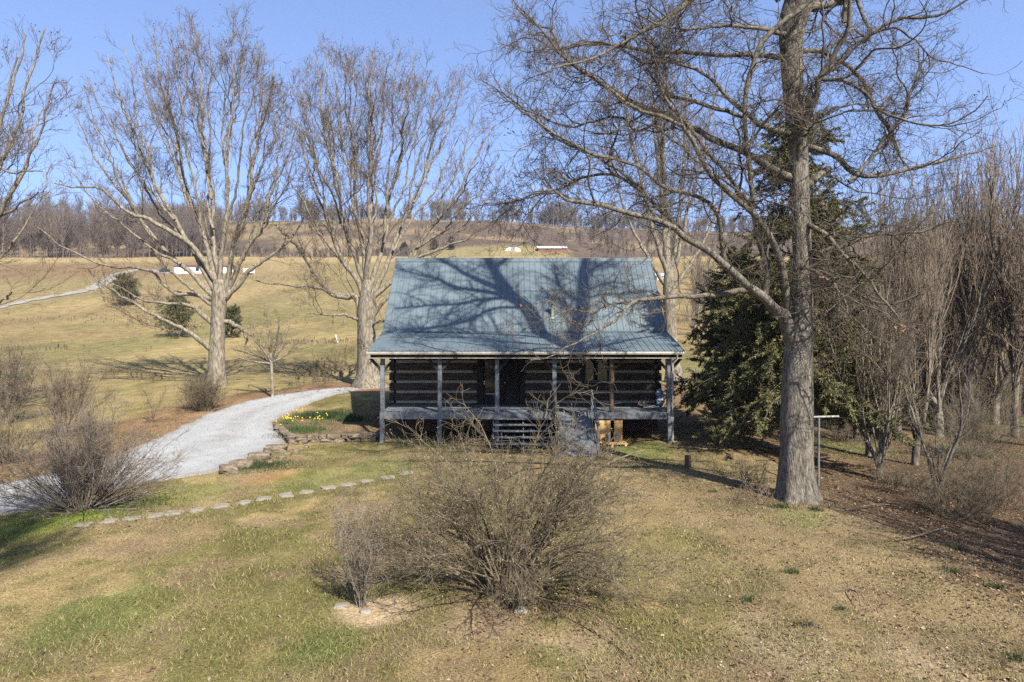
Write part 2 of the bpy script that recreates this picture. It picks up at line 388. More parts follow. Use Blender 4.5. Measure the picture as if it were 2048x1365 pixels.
# gravel driveway
mg = noisy('pale gravel', (.22,.22,.21), (.40,.40,.385), (22,22,22), bump=.5, bscale=(30,30,30), detail=6, bdist=.015, lo=.28, hi=.55, c3=(.47,.47,.455), vcol=True)
NW = 36
tw = np.linspace(0, 1, NW)
jl = (fbm(np.arange(NL)*.35, np.zeros(NL), 7)-.5)*.10; jh = (fbm(np.arange(NL)*.35, np.zeros(NL)+5, 8)-.5)*.10
P = lo[:, None, :]*(1-(tw[None, :, None]*(1+jl[:, None, None]+jh[:, None, None])-jl[:, None, None])) + hi[:, None, :]*(tw[None, :, None]*(1+jl[:, None, None]+jh[:, None, None])-jl[:, None, None])
P[..., 2] = H(P[..., 0], P[..., 1]) + .035 + .02*vnoise(P[..., 0]*3, P[..., 1]*3, 4)
edge = np.minimum(tw, 1-tw)[None]*NW; P[..., 2] -= .07*(edge < .5)
i0 = (np.arange(NL-1)[:, None]*NW + np.arange(NW-1)[None]).ravel()
tq = np.broadcast_to(tw[None], P.shape[:2]); wv = fbm(P[..., 0]*.8, P[..., 1]*.8, 44, 4)
trk = np.exp(-((tq-.30-.05*(wv-.5))/.07)**2) + np.exp(-((tq-.68-.05*(wv-.5))/.07)**2)
gcol = np.ones(P.shape)*(1.0 - .10*(wv[..., None]-.3)) * (1 - .0*trk[..., None])
gcol = gcol*(1 + .07*trk[..., None]); cen = np.exp(-((tq-.49)/.10)**2)*sstep(.4, .6, fbm(P[..., 0]*2, P[..., 1]*2, 46, 3))
gcol = gcol*(1-.20*cen[..., None]*np.array([.8, 1, 1.35])[None, None])
ed_ = (1-sstep(0, .12, np.minimum(tq, 1-tq) + .10*(fbm(P[..., 0]*3, P[..., 1]*3, 47, 3)-.45)))
gcol = lerp(gcol, (.62,.50,.36), ed_*.75)
tag(np_mesh('gravel_driveway', P.reshape(-1, 3), np.stack([i0, i0+NW, i0+NW+1, i0+1], -1), mg, cols=gcol.reshape(-1, 3)/ALB), kind='structure')
# loose stones on the drive
def scatter_mesh(pts, size, rng, kind='leaf'):
    """little folded quads (leaves) or blobs (octahedra) at pts"""
    n = len(pts); sz = size*rng.uniform(.5, 1.5, n)
    if kind == 'leaf':
        a = rng.uniform(0, 2*np.pi, n); tilt = rng.uniform(-.7, .7, (n, 2))
        ux = np.stack([np.cos(a), np.sin(a), tilt[:, 0]], 1)*sz[:, None]; uy = np.stack([-np.sin(a), np.cos(a), tilt[:, 1]], 1)*sz[:, None]*.62
        V = np.stack([pts-ux, pts-uy+[0, 0, .2]*sz[:, None], pts+ux, pts+uy+[0, 0, .3]*sz[:, None]], 1)
        Fq = np.arange(n*4).reshape(-1, 4); return V.reshape(-1, 3), [Fq], 4
    o = np.array([(1,0,0),(0,1,0),(-1,0,0),(0,-1,0),(0,0,.8),(0,0,-.8)], float)
    V = pts[:, None] + o[None]*sz[:, None, None]*rng.uniform(.6, 1.3, (n, 1, 3))
    f = np.array([(0,1,4),(1,2,4),(2,3,4),(3,0,4),(1,0,5),(2,1,5),(3,2,5),(0,3,5)])
    return V.reshape(-1, 3), [(f[None]+np.arange(n)[:, None, None]*6).reshape(-1, 3)], 6
rng = np.random.default_rng(5)
a = rng.integers(0, NL-1, 9000); q = rng.uniform(-.03, 1.03, 9000)
pp = lo[a]*(1-q[:, None]) + hi[a]*q[:, None] + rng.normal(0, .1, (9000, 3)); pp[:, 2] = H(pp[:, 0], pp[:, 1]) + .05
V, Fq, k = scatter_mesh(pp, .015, rng, 'blob'); g = rng.uniform(.14, .45, 9000)
tag(np_mesh('loose_gravel', V, Fq, M['litter'], smooth=False, cols=np.repeat(np.stack([g, g, g*1.02], 1), k, 0)), 'loose pale gravel lying on the curved driveway', 'gravel', kind='stuff')

# far farm track on the hillside
tl = [(-140,640),(0,614),(60,602),(110,593),(160,584),(195,573),(215,562),(235,550),(262,543),(300,541),(345,548)]
tc_ = resample([G(*p) for p in tl], 90); dd = np.gradient(tc_[:, :2], axis=0); nn = norm(np.stack([-dd[:, 1], dd[:, 0]], 1))
Pq = tc_[:, None, :2] + nn[:, None]*np.linspace(-1.7, 1.7, 5)[None, :, None]*(1+.25*np.sin(np.arange(90)*1.3))[:, None, None]
Pz = H(Pq[..., 0], Pq[..., 1]) + .12
i0 = (np.arange(89)[:, None]*5 + np.arange(4)[None]).ravel()
mt = noisy('track gravel', (.24,.22,.18), (.37,.345,.30), (.5,.5,.5), bump=0)
tag(np_mesh('gravel_track', np.concatenate([Pq, Pz[..., None]], -1).reshape(-1, 3), np.stack([i0, i0+1, i0+6, i0+5], -1), mt), kind='structure')

# ------------------------------------------------------------------ lawn cover
rng = np.random.default_rng(11)
def frustum_pts(n, y0, y1, xpad=1.0, p=1.0):
    y = y0 + (y1-y0)*rng.uniform(0, 1, n)**p
    x = rng.uniform(-.76, .76, n)*y*xpad
    return x, y
n = 460000
x, y = frustum_pts(n, 9.0, 40, p=1.25)
gN = fbm(x/2.2, y/2.2, 21, 5); gF = fbm(x/.35, y/.35, 31, 3)
inside = poly_in(x, y, DRV); pad = (x > -5.6) & (x < 6.8) & (y > 28.9) & (y < 40)
leafy = sstep(0, 1, (x+2.6*(fbm(x/7, y/7, 51, 3)-.5)*2-8.6)/2.2)
keep = (~inside) & (~pad) & (rng.uniform(0, 1, n) < np.clip(.26 + 1.5*(gF-.38) + .6*(gN-.42), .04, 1)*(1-.85*leafy*(y < 28)))
for (px, py, r) in ((738, 1225, .55), (950, 1245, .6), (562, 952, .5), (1290, 868, .8)):
    p = G(px, py); keep &= np.hypot(x-p[0], y-p[1]) > r*(.6+.8*gF)
x, y = x[keep], y[keep]; n = len(x); gN = gN[keep]; gF = gF[keep]
base = ground_colour(x, y)
h = rng.uniform(.022, .055, n)*(1+.7*sstep(.5, .7, gN)); wd = rng.uniform(.003, .006, n)*(1+y/22)
a = rng.uniform(0, 2*np.pi, n); P0 = np.stack([x, y, H(x, y)-.005], 1)
lean = rng.normal(0, .7, (n, 2))*h[:, None]
Ws = np.stack([np.cos(a), np.sin(a), a*0], 1)*wd[:, None]
tip = P0 + np.concatenate([lean, h[:, None]], 1)
V = np.stack([P0-Ws, P0+Ws, tip], 1).reshape(-1, 3)
isg = rng.uniform(0, 1, n) < np.clip(sstep(.40, .62, gN*.65+gF*.35+.06*sstep(6, -6, x)), .10, .62)*(1-.35*sstep(0, 8, x))
gc = np.where(isg[:, None], np.array([.14,.155,.040])*rng.uniform(.5, 1.5, (n, 1)), np.array([.35,.27,.135])*rng.uniform(.5, 1.35, (n, 1)))
cb = gc*.7 + base*.45
tag(np_mesh('lawn_grass', V, np.arange(n*3).reshape(-1, 3), M['blade'], smooth=False, cols=np.repeat(cb, 3, 0)), 'short patchy winter lawn, part green and part straw', 'grass', kind='stuff')

# fallen leaves, nut husks
n = 130000
x, y = frustum_pts(n, 9.0, 34, p=1.1)
dens = sstep(-3, 5, x)*.16 + .9*sstep(0, 1, (x+2.6*(fbm(x/7, y/7, 51, 3)-.5)*2-8.3)/1.8) + .03
cl = sstep(.42, .62, fbm(x/.7, y/.7, 91, 3))
pb = G(1010, 1205); dens = dens + .5*sstep(2.2, .6, np.hypot(x-pb[0]-.4, y-pb[1]))
hxx = np.interp(y, np.maximum.accumulate(hi[:, 1]), hi[:, 0]); dens = np.maximum(dens, .5*((hxx-x > .2) & (hxx-x < 3) & (y > 20)))
keep = (rng.uniform(0, 1, n) < dens*(.25+.9*cl)) & (~poly_in(x, y, DRV) | (rng.uniform(0, 1, n) < .10)) & ~((x > -5.6) & (x < 6.8) & (y > 28.9) & (y < 40))
x, y = x[keep], y[keep]; n = len(x)
pts = np.stack([x, y, H(x, y)+.012], 1)
V, Fq, k = scatter_mesh(pts, .029, rng, 'leaf')
pal = np.array([(.15,.088,.050),(.22,.15,.09),(.10,.06,.038),(.31,.235,.15),(.21,.12,.07),(.07,.05,.035)])
cc = pal[rng.choice(6, n, p=[.28,.24,.16,.10,.14,.08])]*rng.uniform(.75, 1.25, (n, 1))
tag(np_mesh('fallen_leaves', V, Fq, M['litter'], smooth=False, cols=np.repeat(cc, k, 0)), 'brown fallen leaves strewn over the lawn and the bank by the wood', 'fallen leaves', kind='stuff')
n = 26000
x, y = frustum_pts(n, 9.0, 24, p=1.2)
cl = sstep(.45, .62, fbm(x/1.1, y/1.1, 95, 3))
keep = rng.uniform(0, 1, n) < sstep(-1.5, 3.5, x)*(.12+.88*cl)*.75
x, y = x[keep], y[keep]; n = len(x)
V, Fq, k = scatter_mesh(np.stack([x, y, H(x, y)+.01], 1), .014, rng, 'blob')
cc = np.array([(.08,.055,.04),(.30,.21,.14),(.5,.40,.30)])[rng.choice(3, n, p=[.5,.35,.15])]*rng.uniform(.7, 1.2, (n, 1))
tag(np_mesh('nut_husks', V, Fq, M['litter'], smooth=False, cols=np.repeat(cc, k, 0)), 'small husks and bark crumbs scattered on the bare lawn', 'nut husks', kind='stuff')

# ------------------------------------------------------------------ cabin
M['log'] = noisy('dark stained logs', (.036,.026,.019), (.115,.082,.060), (1.2,14,14), bump=.6, bdist=.02, bscale=(1.5,30,30))
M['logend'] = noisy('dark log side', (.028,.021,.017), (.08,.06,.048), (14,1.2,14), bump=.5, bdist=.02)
M['chink'] = noisy('mortar chinking', (.33,.275,.195), (.47,.40,.30), (3,3,12), bump=.3)
M['roofm'] = noisy('blue grey roof metal', (.110,.143,.158), (.142,.182,.197), (.5,1.5,1.5), rough=.55, bump=0, spec=.35)
M['paint'] = noisy('weathered grey paint', (.13,.138,.142), (.215,.225,.23), (2,6,6), bump=.25, bdist=.01)
M['deckp'] = noisy('weathered grey deck boards', (.13,.14,.146), (.215,.23,.238), (8,1.0,4), bump=.3, bdist=.01)
M['darkp'] = noisy('dark stained and shaded timber', (.02,.015,.013), (.05,.04,.035), (4,4,1), bump=.3)
M['gutter'] = mat('beige gutter', (.42,.38,.31), .4, .5)
M['rawpost'] = noisy('stripped brown post', (.08,.05,.034), (.20,.125,.085), (9,9,1.5), bump=.4)
M['glass'] = mat('window glass', (.012,.015,.016), .04, .8)
M['block'] = noisy('reddish foundation block', (.09,.045,.03), (.17,.09,.06), (3,3,6), bump=.4)
M['galv'] = mat('galvanised steel', (.55,.55,.55), .35, .5, .9)
M['ply'] = noisy('orange plywood', (.66,.36,.12), (.85,.56,.24), (1.2,1.2,9), bump=.1)
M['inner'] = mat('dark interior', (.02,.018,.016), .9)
M['curt'] = noisy('pale blind', (.16,.15,.13), (.22,.20,.17), (1,1,40), bump=0)

cab = empty('log_cabin', (.585, 35.8, .05), 'dark log cabin with pale chinking, steep blue grey metal roof and a full width porch', 'cabin')
XL, XR, YF, YB = -5.5, 6.75, 31.9, 39.7
def logwall_x(y, x0, x1, openings=(), thick=.2, face=-1):
    """squared logs running along x"""
    b_ = MB(); c_ = MB()
    zc = [1.41 + .4675*k for k in range(7)]     # chinking centres
    rows = [(1.0, 1.35)] + [(zc[k]+.06, zc[k+1]-.06) for k in range(6)] + [(zc[6]+.06, 4.62)]
    for (z0, z1) in rows:
        segs = [(x0, x1)]
        for (a0, a1, o0, o1) in openings:
            if z1 > o0+.02 and z0 < o1-.02:
                ns = []
                for (s0, s1) in segs:
                    if a0 > s0: ns.append((s0, min(a0, s1)))
                    if a1 < s1: ns.append((max(a1, s0), s1))
                    if a1 <= s0 or a0 >= s1: pass
                segs = [s for s in ns if s[1]-s[0] > .02]
        for (s0, s1) in segs: b_.bbox(s0, s1, y-thick/2, y+thick/2, z0, z1, .018)
    for z in zc:
        segs = [(x0+.1, x1-.1)]
        for (a0, a1, o0, o1) in openings:
            if o0 < z < o1:
                segs = [q for (s0, s1) in segs for q in ((s0, min(a0, s1)), (max(a1, s0), s1)) if q[1]-q[0] > .02]
        for (s0, s1) in segs: c_.box(s0, s1, y-.062, y+.062, z-.075, z+.075)
    return b_, c_
opens = [(-1.62, .60, 1.28, 3.62), (3.2, 4.66, 2.28, 3.62)]
b_, c_ = logwall_x(YF, XL, XR, opens)
wf = b_.build('log_wall', M['log'], cab); c_.build('chinking', M['chink'], wf)
b_, c_ = logwall_x(YB, XL, XR)
wb = b_.build('log_wall', M['log'], cab); c_.build('chinking', M['chink'], wb)
def logwall_y(x):
    b_ = MB(); c_ = MB(); zc = [1.41 + .4675*k for k in range(7)]
    rows = [(1.0, 1.35)] + [(zc[k]+.06, zc[k+1]-.06) for k in range(6)] + [(zc[6]+.06, 4.62)]
    for k, (z0, z1) in enumerate(rows):
        # the corner: alternating log ends run past the front and back walls
        e = .10 + (.05 if k % 2 else .0)
        b_.bbox(x-.103, x+.103, YF-e-.02, YF+.1-.2+.002, z0+.004, z1-.004, .02); b_.bbox(x-.098, x+.098, YF+.102, YB-.102, z0, z1, .018); b_.bbox(x-.103, x+.103, YB+.101, YB+e+.02, z0+.004, z1-.004, .02)
    for z in zc: c_.box(x-.062, x+.062, YF+.15, YB-.15, z-.075, z+.075)
    w_ = b_.build('log_wall', M['logend'], cab); c_.build('chinking', M['chink'], w_); return w_
logwall_y(XL-.11); logwall_y(XR+.11)
# gable ends: boarded triangles under the roof
for x in (XL-.11, XR+.11):
    g_ = MB(); n = 26
    for k in range(n):
        y0 = YF + (YB-YF)*k/n; y1 = YF + (YB-YF)*(k+1)/n - .012; ym = (y0+y1)/2
        top = 8.30 - abs(ym-35.8)*1.0
        if top > 4.66: g_.box(x-.05, x+.05, y0, y1, 4.63, top)
    g_.build('gable_boarding', M['darkp'], cab)
f_ = MB(); f_.box(XL-.05, XR+.05, YF-.05, YF+.12, -.4, .997); f_.box(XL-.05, XR+.05, YB-.12, YB+.05, -.4, .997)
f_.box(XL-.05, XL+.12, YF+.121, YB-.121, -.4, .997); f_.box(XR-.12, XR+.05, YF+.121, YB-.121, -.4, .997)
f_.build('foundation', M['block'], cab)
f_ = MB(); f_.box(XL+.13, XR-.13, YF+.13, YB-.13, .95, 1.02); f_.build('floor_platform', M['darkp'], cab)
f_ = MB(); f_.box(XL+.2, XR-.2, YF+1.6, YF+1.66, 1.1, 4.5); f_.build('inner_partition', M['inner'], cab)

# roof: ribbed sheets
def ribbed(name, x0, x1, ya, za, yb, zb, pitch, rib, mat_, parent, th=.03, minor=2):
    """sheet from (ya,za) low edge to (yb,zb) high edge, ribs run up the slope"""
    prof = []; n = int(round((x1-x0)/pitch)); p = (x1-x0)/n
    for k in range(n):
        X = x0+k*p
        prof += [(X, 0), (X+.018, rib), (X+.042, rib), (X+.06, 0)]
        for j in range(1, minor+1):
            q = X+.06+(p-.06)*j/(minor+1); prof += [(q-.012, 0), (q, rib*.22), (q+.012, 0)]
    prof += [(x1-.03, 0), (x1-.02, rib), (x1, rib)]
    prof = np.array(prof); m = len(prof)
    d = np.array([yb-ya, zb-za]); d = d/np.linalg.norm(d); nrm = np.array([-d[1], d[0]])
    if nrm[1] < 0: nrm = -nrm
    V = []
    for (y, z) in ((ya, za), (yb, zb)):
        for (X, h) in prof: V.append((X, y+nrm[0]*h, z+nrm[1]*h))
    for (y, z) in ((ya, za), (yb, zb)):
        V += [(x0, y-nrm[0]*th, z-nrm[1]*th), (x1, y-nrm[0]*th, z-nrm[1]*th)]
    Fq = [(i, i+1, m+i+1, m+i) if yb > ya else (i+1, i, m+i, m+i+1) for i in range(m-1)]
    o = 2*m; V2 = np.array(V)
    b_ = MB(); b_.add(V2, Fq); b_.add(V2[o:o+4], [(1, 0, 2, 3)])
    return b_.build(name, mat_, parent)
RX0, RX1 = -6.08, 7.27
mr = ribbed('metal_roof', RX0, RX1, 32.0, 4.66, 35.86, 8.47, .2905, .028, M['roofm'], cab, minor=1)
ribbed('metal_roof', RX0, RX1, 39.72, 4.66, 35.86, 8.47, .2905, .028, M['roofm'], cab, minor=1)
pr = ribbed('porch_roof', RX0, RX1, 28.7, 3.89, 32.02, 4.66, .2905, .028, M['roofm'], cab, minor=2)
b_ = MB(); b_.bar((RX0-.02, 32.02, 4.70), (RX1+.02, 32.02, 4.70), .10, .02, up=(0,-.5,.8)); b_.build('roof_flashing', M['roofm'], pr)
b_ = MB(); cz = 8.515
V = [(x, y, z) for x in (RX0-.03, RX1+.03) for (y, z) in ((35.64, 8.30), (35.78, 8.47), (35.86, cz), (35.94, 8.47), (36.08, 8.30), (36.06, 8.27), (35.86, 8.45), (35.66, 8.27))]
b_.add(V, [(i, (i+1) % 8, 8+(i+1) % 8, 8+i) for i in range(8)] + [tuple(range(7, -1, -1)), tuple(range(8, 16))]); b_.build('ridge_cap', M['roofm'], mr)
# rake boards, roof deck and rafters
for x in (RX0+.02, RX1-.02):
    b_ = MB()
    b_.bar((x, 32.03, 4.575), (x, 35.84, 8.335), .04, .16, up=(0,-1,1)); b_.bar((x, 39.69, 4.575), (x, 35.88, 8.335), .04, .16, up=(0,1,1))
    b_.bar((x, 28.76, 3.83), (x, 32.0, 4.58), .04, .12, up=(0,-.2,1))
    b_.build('rake_board', M['paint'], cab)
b_ = MB()
for k in range(12):
    x = -5.5 + k*12.2/11
    b_.bar((x, 28.85, 3.77), (x, 31.78, 4.46), .05, .13, up=(0,-.2,1))
b_.bar((-5.7, 29.0, 3.66), (6.87, 29.0, 3.66), .11, .2); b_.build('porch_rafter', M['darkp'], cab)
g = MB()
prof = [(28.69,3.87),(28.56,3.87),(28.55,3.84),(28.565,3.76),(28.60,3.745),(28.69,3.745)]
V = [(x, y, z) for x in (RX0-.02, RX1+.02) for (y, z) in prof]
g.add(V, [(i, (i+1) % 6, 6+(i+1) % 6, 6+i) for i in range(6)] + [(5,4,3,2,1,0), (6,7,8,9,10,11)])
gut = g.build('gutter', M['gutter'], cab)
b_ = MB(); b_.box(RX0+.12, RX1-.12, 28.70, 28.74, 3.62, 3.74); b_.build('eave_fascia', M['darkp'], cab)
b_ = MB(); b_.box(RX0+.12, RX1-.12, 28.66, 28.74, 3.585, 3.615); b_.build('eave_trim', M['gutter'], cab)
b_ = MB(); b_.tube([(6.93, 28.62, 3.74), (6.93, 28.66, 3.62), (6.80, 28.86, 3.45), (6.80, 28.88, 3.3), (6.80, 28.88, .1), (6.80, 28.6, .03)], .042, 8); b_.build('downspout', M['gutter'], cab)

# vent pipe
b_ = MB(); b_.lathe((1.94, 32.72, 5.28), [(.16, .0), (.10, .10), (.078, .14), (.075, .70)], 18); vp = b_.build('vent_pipe', noisy('weathered flue', (.20,.21,.17), (.34,.34,.28), (8,8,4), bump=0), cab, smooth=True)
b_ = MB(); b_.lathe((1.94, 32.72, 5.97), [(.05, .0), (.15, .02), (.15, .09), (.06, .14)], 18); b_.build('rain_cap', M['galv'], vp)

# porch deck
b_ = MB()
for k in range(18):
    y0 = 28.93 + k*.1605
    b_.bbox(-5.58, 6.70, y0, y0+.152, 1.245, 1.29, .006)
b_.build('porch_deck', M['deckp'], cab)
b_ = MB(); b_.bbox(-5.60, 6.70, 28.88, 28.925, 1.0, 1.287, .008); b_.bbox(-5.605, -5.56, 28.93, 31.79, 1.0, 1.243, .008); b_.bbox(6.665, 6.71, 28.93, 31.79, 1.0, 1.243, .008); b_.build('deck_fascia', M['paint'], cab)
b_ = MB()
for k in range(9):
    b_ = MB(); b_.box(-5.3+k*1.47, -5.26+k*1.47, 28.93, 31.75, 1.03, 1.243); b_.build('deck_joist', M['darkp'], cab)
for k in range(6):
    X = -5.50 + k*2.434; raw = k == 4
    zt = 3.56
    b_ = MB(); sz = .088 if not raw else .10
    if raw: b_.lathe((X, 29.03, 1.29), [(.105, 0), (.10, .8), (.112, 1.4), (.10, zt-1.29)], 12)
    else: b_.bbox(X-sz, X+sz, 29.03-sz, 29.03+sz, 1.29, zt, .012)
    p = b_.build('porch_post', M['rawpost'] if raw else M['paint'], cab)
    if raw: p['label'] = 'bare brown porch post'
    b_ = MB()
    for s in (-1, 1): b_.bar((X+s*.06, 29.03, 3.06), (X+s*.52, 29.03, 3.58), .11, .12, up=(0,1,0))
    b_.build('post_brace', M['darkp'], p)  # eave shade is put into the braces' colour by the dark timber
    b_ = MB(); b_.bbox(X-.085, X+.085, 28.94-.14, 28.94-.065+.005, gz(X, 28.9)-.2, 1.0 if k in (1,2,3,4) else 1.285, .01); b_.bbox(X-.08, X+.08, 28.93, 29.12, gz(X,29)-.2, 1.235, .01)
    b_.build('deck_leg', M['paint'], cab)

# door unit: glass storm door and dark entrance door
d0 = empty('x', (-.5, YF, 1.3)); d0.name = 'entrance'; d0.parent = cab; d0.location = Vector((-.5, YF, 1.3)) - Vector(cab.location)
fr = MB(); fr.box(-1.62, -1.34, YF-.13, YF+.11, 1.29, 3.62); fr.box(.36, .60, YF-.13, YF+.11, 1.29, 3.62); fr.box(-1.34, .36, YF-.13, YF+.11, 3.45, 3.62); fr.box(-.50, -.38, YF-.13, YF+.11, 1.29, 3.45)
fr.build('door_frame', M['darkp'], cab)
gd = MB(); x0, x1, z0, z1 = -1.33, -.51, 1.30, 3.44
gd.box(x0, x0+.08, YF-.06, YF-.02, z0, z1); gd.box(x1-.08, x1, YF-.06, YF-.02, z0, z1); gd.box(x0+.08, x1-.08, YF-.06, YF-.02, z0, z0+.45); gd.box(x0+.08, x1-.08, YF-.06, YF-.02, z1-.1, z1)
gdo = gd.build('storm_door', M['darkp'], cab)
b_ = MB(); b_.box(x0+.08, x1-.08, YF-.045, YF-.035, z0+.45, z1-.1); b_.build('door_glass', M['glass'], gdo)
b_ = MB(); b_.box(x0+.1, x1-.1, YF-.068, YF-.045, z0+.455, z0+.50); b_.build('door_sweep', M['gutter'], gdo)
b_ = MB(); b_.lathe((x0+.04, YF-.07, 2.35), [(.035, -.03), (.035, 0)], 10, 'y'); b_.lathe((x0+.04, YF-.07, 2.25), [(.03, -.05), (.035, 0)], 10, 'y'); b_.build('door_handle', M['galv'], gdo)
gd = MB(); gd.box(-.37, .35, YF-.05, YF, 1.30, 3.44)
for (a0, a1, c0, c1) in ((-.29,-.04,1.42,2.1),(.02,.27,1.42,2.1),(-.29,-.04,2.2,3.3),(.02,.27,2.2,3.3)): gd.bbox(a0, a1, YF-.066, YF-.045, c0, c1, .01)
dd_ = gd.build('front_door', M['darkp'], cab)
b_ = MB(); b_.lathe((-.32, YF-.06, 2.3), [(.02, -.07), (.035, -.06), (.035, -.03), (.012, 0)], 10, 'y'); b_.build('door_handle', M['galv'], dd_)
b_ = MB(); b_.bbox(-1.80, -1.70, YF-.18, YF-.10, 2.72, 3.0, .01); b_.build('porch_light', M['inner'], cab)
bpy.data.objects.remove(d0)
# window
wn = MB(); x0, x1, z0, z1 = 3.2, 4.66, 2.28, 3.62
wn.box(x0, x0+.2, YF-.14, YF+.1, z0, z1); wn.box(x1-.2, x1, YF-.14, YF+.1, z0, z1); wn.box(x0+.2, x1-.2, YF-.14, YF+.1, z0, z0+.08); wn.box(x0+.2, x1-.2, YF-.14, YF+.1, z1-.08, z1)
wi = wn.build('window', M['darkp'], cab)
fr = MB(); a0, a1, c0, c1 = x0+.2, x1-.2, z0+.08, z1-.08; cm = (c0+c1)/2+.02
for (p, q, r, s_) in ((a0, a0+.04, c0, c1), (a1-.04, a1, c0, c1), (a0+.04, a1-.04, c0, c0+.045), (a0+.04, a1-.04, c1-.04, c1), (a0+.04, a1-.04, cm-.02, cm+.02)): fr.box(p, q, YF-.10, YF-.06, r, s_)
fr.build('window_frame', mat('bronze sash', (.11,.10,.09), .5), wi)
b_ = MB(); b_.box(a0+.04, a1-.04, YF-.085, YF-.078, c0+.045, cm-.02); b_.box(a0+.04, a1-.04, YF-.085, YF-.078, cm+.02, c1-.04); b_.build('pane', M['glass'], wi)
b_ = MB(); b_.box(a0-.02, a1+.02, YF-.15, YF-.10, c0-.06, c0-.01); b_.build('sill', M['paint'], wi)

# steps
b_ = MB()
for k in range(5):
    zt = 1.07 - k*.215; yf = 28.86 - k*.28
    b_.bbox(-.78, 1.70, yf-.30, yf, zt-.045, zt, .006)
b_.build('porch_steps', M['deckp'], cab)
for x in (-.8, .45, 1.62):
    b_ = MB(); b_.bar((x+.02, 28.86, .90), (x+.02, 27.42, -.15), .045, .24, up=(0,.6,1)); b_.build('step_stringer', M['paint'], cab)
# ramp
b_ = MB(); n = 18; xa, xb = 1.84, 3.28
for k in range(n):
    t0, t1 = k/n, (k+.955)/n
    y0, y1 = 28.87-2.9*t0, 28.87-2.9*t1; z0_, z1_ = 1.27-1.24*t0, 1.27-1.24*t1
    V = [(xa,y0,z0_),(xb,y0,z0_),(xb,y1,z1_),(xa,y1,z1_)]; V += [(p, q, r-.04) for (p, q, r) in V]
    b_.add(V, [(3,2,1,0),(4,5,6,7),(0,1,5,4),(1,2,6,5),(2,3,7,6),(3,0,4,7)])
rp = b_.build('ramp', M['deckp'], cab)
b_ = MB()
for x in (xa-.025, xb+.025):
    b_ = MB(); b_.bar((x, 28.87, 1.20), (x, 25.95, -.03), .045, .22, up=(0,.4,1)); b_.build('ramp_stringer', M['paint'], rp)
for (x, ys) in ((xb+.09, (28.80, 26.6)), (xa-.09, (28.80, 26.6))):
    b_ = MB()
    for y in ys:
        zz = 1.27-1.24*(28.87-y)/2.9; b_.bbox(x-.045, x+.045, y-.045, y+.045, gz(x, y)-.1 if y < 28 else .3, zz+.92, .008)
    b_.bar((x, 28.95, 2.22), (x, 26.35, 1.13), .05, .10); b_.bar((x, 28.80, 1.75), (x, 26.6, .82), .035, .09)
    b_.build('ramp_railing', M['paint'] if x > 3 else M['darkp'], rp)

# things at the cabin
pb_ = empty('plywood_board', (4.07, 28.82, .1), 'orange plywood sheet standing under the porch edge behind the metal cans', 'plywood board')
b_ = MB(); b_.bbox(3.48, 4.66, 28.80, 28.83, .1, .96, .004); b_.build('board_panel', M['ply'], pb_)
b_ = MB()
for x in (3.50, 4.60):
    b_ = MB(); b_.bbox(x, x+.05, 28.76, 28.797, .1, .93, .004); b_.build('board_batten', M['ply'], pb_)
pl = empty('low_wooden_pallet', (4.1, 28.3, .05), 'low pale wooden pallet lying on the ground in front of the plywood sheet', 'pallet')
b_ = MB(); zg = gz(4.1, 28.3)
for k in range(6): b_.bbox(3.5, 4.75, 27.92+k*.125, 28.03+k*.125, zg+.11, zg+.135, .004)
b_.build('pallet_board', M['ply'], pl)
b_ = MB()
for x in (3.55, 4.07, 4.62):
    b_ = MB(); b_.bbox(x, x+.08, 27.93, 28.63, zg-.03, zg+.108, .004); b_.build('pallet_bearer', M['ply'], pl)
for i, (x, y, r, h, lb) in enumerate(((3.56, 28.38, .12, .27, 'bright square topped metal can nearest the ramp rail post'), (4.02, 28.50, .11, .33, 'tall dull metal can in the middle of the pallet'), (4.36, 28.42, .115, .25, 'round shiny metal can at the open end of the pallet'))):
    cn = empty('metal_can', (x, y, zg+.136), lb, 'metal can', 'metal cans on the pallet')
    b_ = MB(); b_.lathe((x, y, zg+.137), [(r*.92, 0), (r, .015), (r, h*.3), (r*.985, h*.32), (r, h*.34), (r, h-.02)], 18); b_.build('can_body', M['galv'], cn, smooth=False)
    b_ = MB(); b_.lathe((x, y, zg+.137+h-.02), [(r*1.05, 0), (r*1.05, .02), (r*.8, .045), (.02, .05)], 18); b_.build('can_lid', M['galv'], cn)
# wrapped bundle at the porch end
bd = empty('wrapped_bundle', (6.80, 31.38, 1.3), 'crumpled pale blue plastic wrapped bundle standing on the porch end by the corner logs', 'bundle')
import bmesh
def blob(name, c, r, mat_, parent, seed, amp=.25, sub=4, fr=3.0, loc=None):
    bm = bmesh.new(); bmesh.ops.create_icosphere(bm, subdivisions=sub, radius=1)
    V = np.array([v.co[:] for v in bm.verts]); Fq = np.array([[v.index for v in f.verts] for f in bm.faces]); bm.free()
    n_ = (fbm(V[:, 0]*fr+seed, V[:, 1]*fr+V[:, 2]*fr*1.7, seed, 3)-.5)*2*amp + 1
    V = V*n_[:, None]*np.array(r)+np.array(c)
    return np_mesh(name, V, [Fq], mat_, parent, smooth=False, loc=loc)
M['plast'] = noisy('bluish plastic', (.10,.15,.22), (.42,.50,.60), (7,7,7), rough=.35, spec=.6, bump=.6, bdist=.04)
blob('bundle_body', (6.80, 31.38, 1.50), (.20, .20, .27), M['plast'], bd, 3); blob('bundle_top', (6.78, 31.38, 1.86), (.17, .16, .20), M['plast'], bd, 8)
